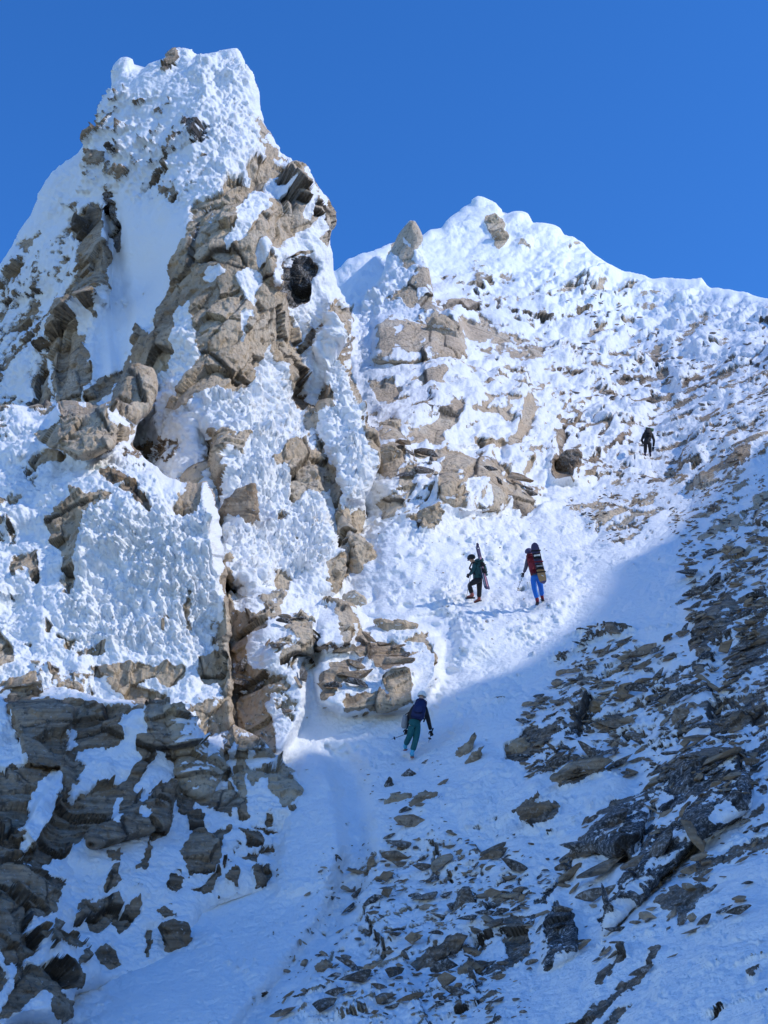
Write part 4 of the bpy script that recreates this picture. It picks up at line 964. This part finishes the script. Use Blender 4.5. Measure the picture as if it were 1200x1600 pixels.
def backpack(label, ps, c, r, u, out, size, mat, extra=()):
    root = empty('backpack', ps.o); tag(root, label, 'backpack')
    c, r, u, out = [np.array(v, float) for v in (c, r, u, out)]
    u /= np.linalg.norm(u); r = r-(r @ u)*u; r /= np.linalg.norm(r); out = np.cross(r, u); out = out if out[1] < 0.0 else -out
    w_, h_, d_ = size
    boxm('main_bag', (c, r, u, out), (w_, h_, d_), mat, root, 0.04, 3, lambda x, y, z: (x*(1-0.25*max(0, y)*2*0.5), y, z*(1-0.3*max(0, y)*2*0.5)))
    boxm('lid', (c+u*h_*0.5, r, u, out), (w_*0.86, 0.10, d_*0.95), mat, root, 0.03, 2)
    boxm('front_pocket', (c+out*d_*0.55-u*h_*0.08, r, u, out), (w_*0.7, h_*0.5, 0.06), mat, root, 0.02, 2)
    for sx in (-1, 1):
        chain('shoulder_strap', [c+r*sx*w_*0.3+u*h_*0.45-out*d_*0.4, c+r*sx*w_*0.36+u*h_*0.5-out*(d_*0.5+0.14), c+r*sx*w_*0.42-out*(d_*0.5+0.26)+u*h_*0.2, c+r*sx*w_*0.45-out*(d_*0.5+0.12)-u*h_*0.3], [0.022]*4, MP['black'], root)
        chain('side_strap', [c+r*sx*w_*0.51+u*h_*0.15-out*d_*0.3, c+r*sx*w_*0.51+u*h_*0.15+out*d_*0.4], [0.012]*2, MP['black'], root, 0)
    return root, (c, r, u, out, w_, h_, d_)

def ground(px, py): return (surf('mountain_slope', px, py)-CAM) @ AF

# nearest climber: leaning into the slope at the top of the gully
D1 = ground(640, 1180)-0.25; ps = Pose(641, 1180, D1)
J = dict(pelvis=ps(648, 1129, 0.12), chest=ps(653, 1108, 0.42), neck=ps(657, 1096, 0.62), head=ps(659, 1088, 0.74), face=np.array([0.1, 0.9, 0.3]),
         shl=ps(645, 1109, 0.52), ell=ps(637, 1124, 0.60), hal=ps(635, 1139, 0.62), shr=ps(663, 1105, 0.52), elr=ps(669, 1124, 0.62), har=ps(673, 1141, 0.62),
         hipl=ps(643.5, 1134.5, 0.12), knl=ps(641, 1148, 0.02), anl=ps(633, 1165, 0.30), hipr=ps(652, 1135, 0.12), knr=ps(650, 1154, 0.08), anr=ps(644, 1176, 0.0),
         toel=np.array([0.02, 0.19, 0.06]), toer=np.array([0.0, 0.19, 0.06]))
person('person in green trousers with navy rucksack, bent forward at the top of the gully', ps, J,
       dict(jacket=MP['black'], trousers=MP['teal'], boot=MP['sky'], glove=MP['black'], helmet=MP['white'], hat='hat', sole=MP['rust']))
backpack('navy rucksack on the back of the nearest climber, in green trousers', ps, ps(655, 1110, 0.20), [1, 0, 0.05], J['neck']-J['pelvis'], [0, -1, 0], (0.32, 0.50, 0.22), MP['navy'])
pole('ski pole pointing left from the nearest climber, its basket above the snow', ps, ps(637, 1146, 0.55), ps(612, 1155, 0.35))
pole('short ski pole planted by the right hand of the nearest climber', ps, ps(675, 1143, 0.6), ps(670, 1158, 0.7))
rl = empty('grey_bundle', ps.o); tag(rl, 'grey bundle hanging at the left hip of the nearest climber', 'bag')  # unclear grey lump, modelled as a strapped bundle
chain('bag', [ps(633, 1117, 0.35), ps(632, 1128, 0.3), ps(631, 1139, 0.3)], [0.06, 0.085, 0.08], MP['grey'], rl); rod('strap', ps(640, 1112, 0.35), ps(633, 1117, 0.35), 0.012, MP['black'], rl)

# skier stepping left, skis strapped to the pack
D2 = ground(744, 938)-0.25; ps = Pose(744, 937, D2)
J = dict(pelvis=ps(747, 905), chest=ps(745, 886, 0.0), neck=ps(740, 879, 0.0), head=ps(737, 873, 0), face=np.array([-0.9, 0.1, -0.25]),
         shl=ps(742, 884, -0.16), ell=ps(737, 894, -0.2), hal=ps(734, 898, -0.25), shr=ps(744, 883, 0.18), elr=ps(739, 893, 0.25), har=ps(735, 897, 0.25),
         hipl=ps(745, 907, -0.08), knl=ps(733, 914, -0.1), anl=ps(738, 929, -0.1), hipr=ps(749, 907, 0.08), knr=ps(749, 921, 0.05), anr=ps(748.5, 935, 0.1),
         toel=np.array([-0.19, 0.03, 0.0]), toer=np.array([-0.17, 0.04, -0.05]))
person('person in black helmet and teal jacket stepping left with skis on the back', ps, J,
       dict(jacket=MP['darkteal'], trousers=MP['black'], boot=MP['rust'], glove=MP['black'], helmet=MP['black'], goggles=MP['plum']))
backpack('dark teal rucksack carrying a pair of skis, on the climber stepping left', ps, ps(752, 888, -0.04), [0.25, 1, 0], J['neck']-J['pelvis'], [1, -0.2, 0], (0.30, 0.50, 0.20), MP['darkteal'])
pole('dark ski pole held in front by the climber with the skis', ps, ps(736, 895, -0.25), ps(728, 938, -0.3))
prof_ski = lambda t: 0.78+0.30*abs(2*t-1)**1.5 if 0.03 < t < 0.95 else 0.55
for i, dx in enumerate((0, 5.0)):
    root = empty('ski', ps.o); tag(root, ['left ski of the pair on the teal rucksack, pale stripe down a dark top', 'right ski of the pair on the teal rucksack, ending lower with pink tail'][i], 'ski', 'pair of skis on a rucksack')
    a = ps(744.5+dx*0.25, 849+dx*0.3, -0.02); b_ = ps(759.5+dx*0.7, 921+dx*0.1, -0.30-0.02*i)
    plank('board', b_, a, 0.105, 0.016, [1, 0.5, 0], prof_ski, MP['plum'], root, 0.05)
    nn = np.array([0.0, -0.012, 0.0]); plank('top_stripe', b_*0.98+a*0.02+nn, b_*0.28+a*0.72+nn, 0.045, 0.006, [1, 0.5, 0], lambda t: 1.0, MP['pink'] if i else MP['white'], root)
    plank('tip_patch', b_*0.04+a*0.96+nn, b_*0.10+a*0.90+nn, 0.06, 0.006, [1, 0.5, 0], lambda t: 1.0, MP['white'], root)
    m_ = b_*0.42+a*0.58+np.array([0.02, -0.05, 0]); boxm('binding', (b_*0.45+a*0.55+np.array([0.03, -0.04, 0]), [1, 0.3, 0], (a-b_)/np.linalg.norm(a-b_), [0, -1, 0]), (0.08, 0.10, 0.05), MP['black'], root, 0.01)
    boxm('binding', (b_*0.60+a*0.40+np.array([0.03, -0.04, 0]), [1, 0.3, 0], (a-b_)/np.linalg.norm(a-b_), [0, -1, 0]), (0.08, 0.12, 0.06), MP['black'], root, 0.01)

# snowboarder seen from behind
D3 = ground(842, 942)-0.2; ps = Pose(843, 941, D3)
J = dict(pelvis=ps(837, 900), chest=ps(831, 879, 0.10), neck=ps(828, 870, 0.16), head=ps(826.5, 863.5, 0.18), face=np.array([-0.3, 0.9, 0.0]),
         shl=ps(824, 874, 0.12), ell=ps(822, 886, 0.12), hal=ps(818.5, 895, 0.14), shr=ps(838, 875, 0.14), elr=ps(842, 886, 0.3), har=ps(842, 893, 0.45),
         hipl=ps(833, 902, 0.0), knl=ps(835, 920, -0.03), anl=ps(839.5, 937, -0.05), hipr=ps(841, 902, 0.0), knr=ps(845, 917, 0.12), anr=ps(847, 932, 0.32),
         toel=np.array([0.0, 0.19, 0.02]), toer=np.array([0.05, 0.18, 0.04]))
person('person in bright blue trousers seen from behind, carrying a snowboard upright on the back', ps, J,
       dict(jacket=MP['slate'], trousers=MP['blue'], boot=MP['maroon'], glove=MP['black'], helmet=MP['plum'], sole=MP['black']))
backpack('dark red rucksack with black straps, under the snowboard', ps, ps(835, 881, -0.10), [1, 0, 0], J['neck']-J['pelvis'], [0, -1, 0], (0.30, 0.52, 0.20), MP['maroon'])
pole('thin ski pole slanting down left from the hand of the climber in blue trousers', ps, ps(818, 897, 0.12), ps(808, 923, 0.05), 'grey')
root = empty('snowboard', ps.o); tag(root, 'snowboard strapped upright on the red rucksack, dark nose and tan lower half', 'snowboard')
a = ps(834, 848, -0.34); b_ = ps(849.5, 912, -0.40)
prof_b = lambda t: math.sqrt(max(0.02, 1-(abs(2*t-1))**7))*(0.90+0.10*abs(2*t-1)**1.5)
bd = plank('board', b_, a, 0.27, 0.014, [1, 0.1, 0], prof_b, MP['plum'], root, 0.05, 40)
nn = np.array([0.0, -0.012, 0.0]); plank('tan_tail', b_+nn*0.9, b_*0.52+a*0.48+nn, 0.255, 0.006, [1, 0.1, 0], lambda t: prof_b(t*0.48), MP['tanwood'], root, 0.03, 20)
ax_ = (a-b_)/np.linalg.norm(a-b_)
for t in (0.40, 0.66):
    q = b_*(1-t)+a*t+np.array([-0.01, -0.05, 0])
    bi = boxm('binding', (q, [1, 0, 0.1], ax_, [0, -1, 0]), (0.20, 0.13, 0.06), MP['black'], root, 0.015)
    boxm('binding_strap', (q+np.array([0, -0.05, 0]), [1, 0, 0.1], ax_, [0, -1, 0]), (0.17, 0.035, 0.03), MP['white'] if t > 0.5 else MP['grey'], bi, 0.008)
boxm('graphic', (b_*0.80+a*0.20+nn*1.3, [1, -0.0, -0.5], ax_, [0, -1, 0]), (0.10, 0.025, 0.004), MP['white'], root, 0.002)
for t in (0.28, 0.53, 0.80):
    q = b_*(1-t)+a*t+np.array([0, -0.02, 0]); boxm('strap', (q, [1, 0, 0.1], ax_, [0, -1, 0]), (0.285, 0.03, 0.02), MP['maroon'] if t == 0.53 else MP['black'], root, 0.004)

# highest climber, bent far forward
D4 = ground(1012, 711)-0.3; ps = Pose(1012, 710.5, D4)
J = dict(pelvis=ps(1011.5, 690), chest=ps(1012.5, 678, 0.40), neck=ps(1013, 674, 0.62), head=ps(1013, 672.5, 0.76), face=np.array([0, 0.8, -0.5]),
         shl=ps(1007, 678, 0.45), ell=ps(1002.5, 688, 0.4), hal=ps(1006, 694, 0.45), shr=ps(1018, 678, 0.45), elr=ps(1022, 688, 0.35), har=ps(1021, 698, 0.4),
         hipl=ps(1008.5, 692, 0), knl=ps(1008.5, 701, 0.1), anl=ps(1008, 709, 0.0), hipr=ps(1014.5, 692, 0), knr=ps(1015.5, 700, 0.12), anr=ps(1016, 708.5, 0.12),
         toel=np.array([0.0, 0.19, 0.02]), toer=np.array([0.03, 0.18, 0.04]))
person('person all in black bent far forward, highest and smallest of the climbers', ps, J,
       dict(jacket=MP['black'], trousers=MP['black'], boot=MP['plum'], glove=MP['black'], helmet=MP['black']), 1.08)
backpack('black and green rucksack on the back of the highest climber', ps, ps(1012.5, 676.5, 0.20), [1, 0, 0], J['neck']-J['pelvis'], [0, -1, 0], (0.34, 0.46, 0.22), MP['black'])
mt = empty('rolled_mat', ps.o); tag(mt, 'pale green roll strapped across the top of the highest rucksack', 'rolled mat')
rod('mat', ps(1009, 669.5, 0.55), ps(1021, 672, 0.55), 0.085, MP['green'], mt); rod('strap', ps(1014, 670.5, 0.55), ps(1015, 670.8, 0.55), 0.09, MP['black'], mt)
pole('ski pole lying out to the right of the highest climber', ps, ps(1022, 699.5, 0.4), ps(1037, 700.5, 0.2))
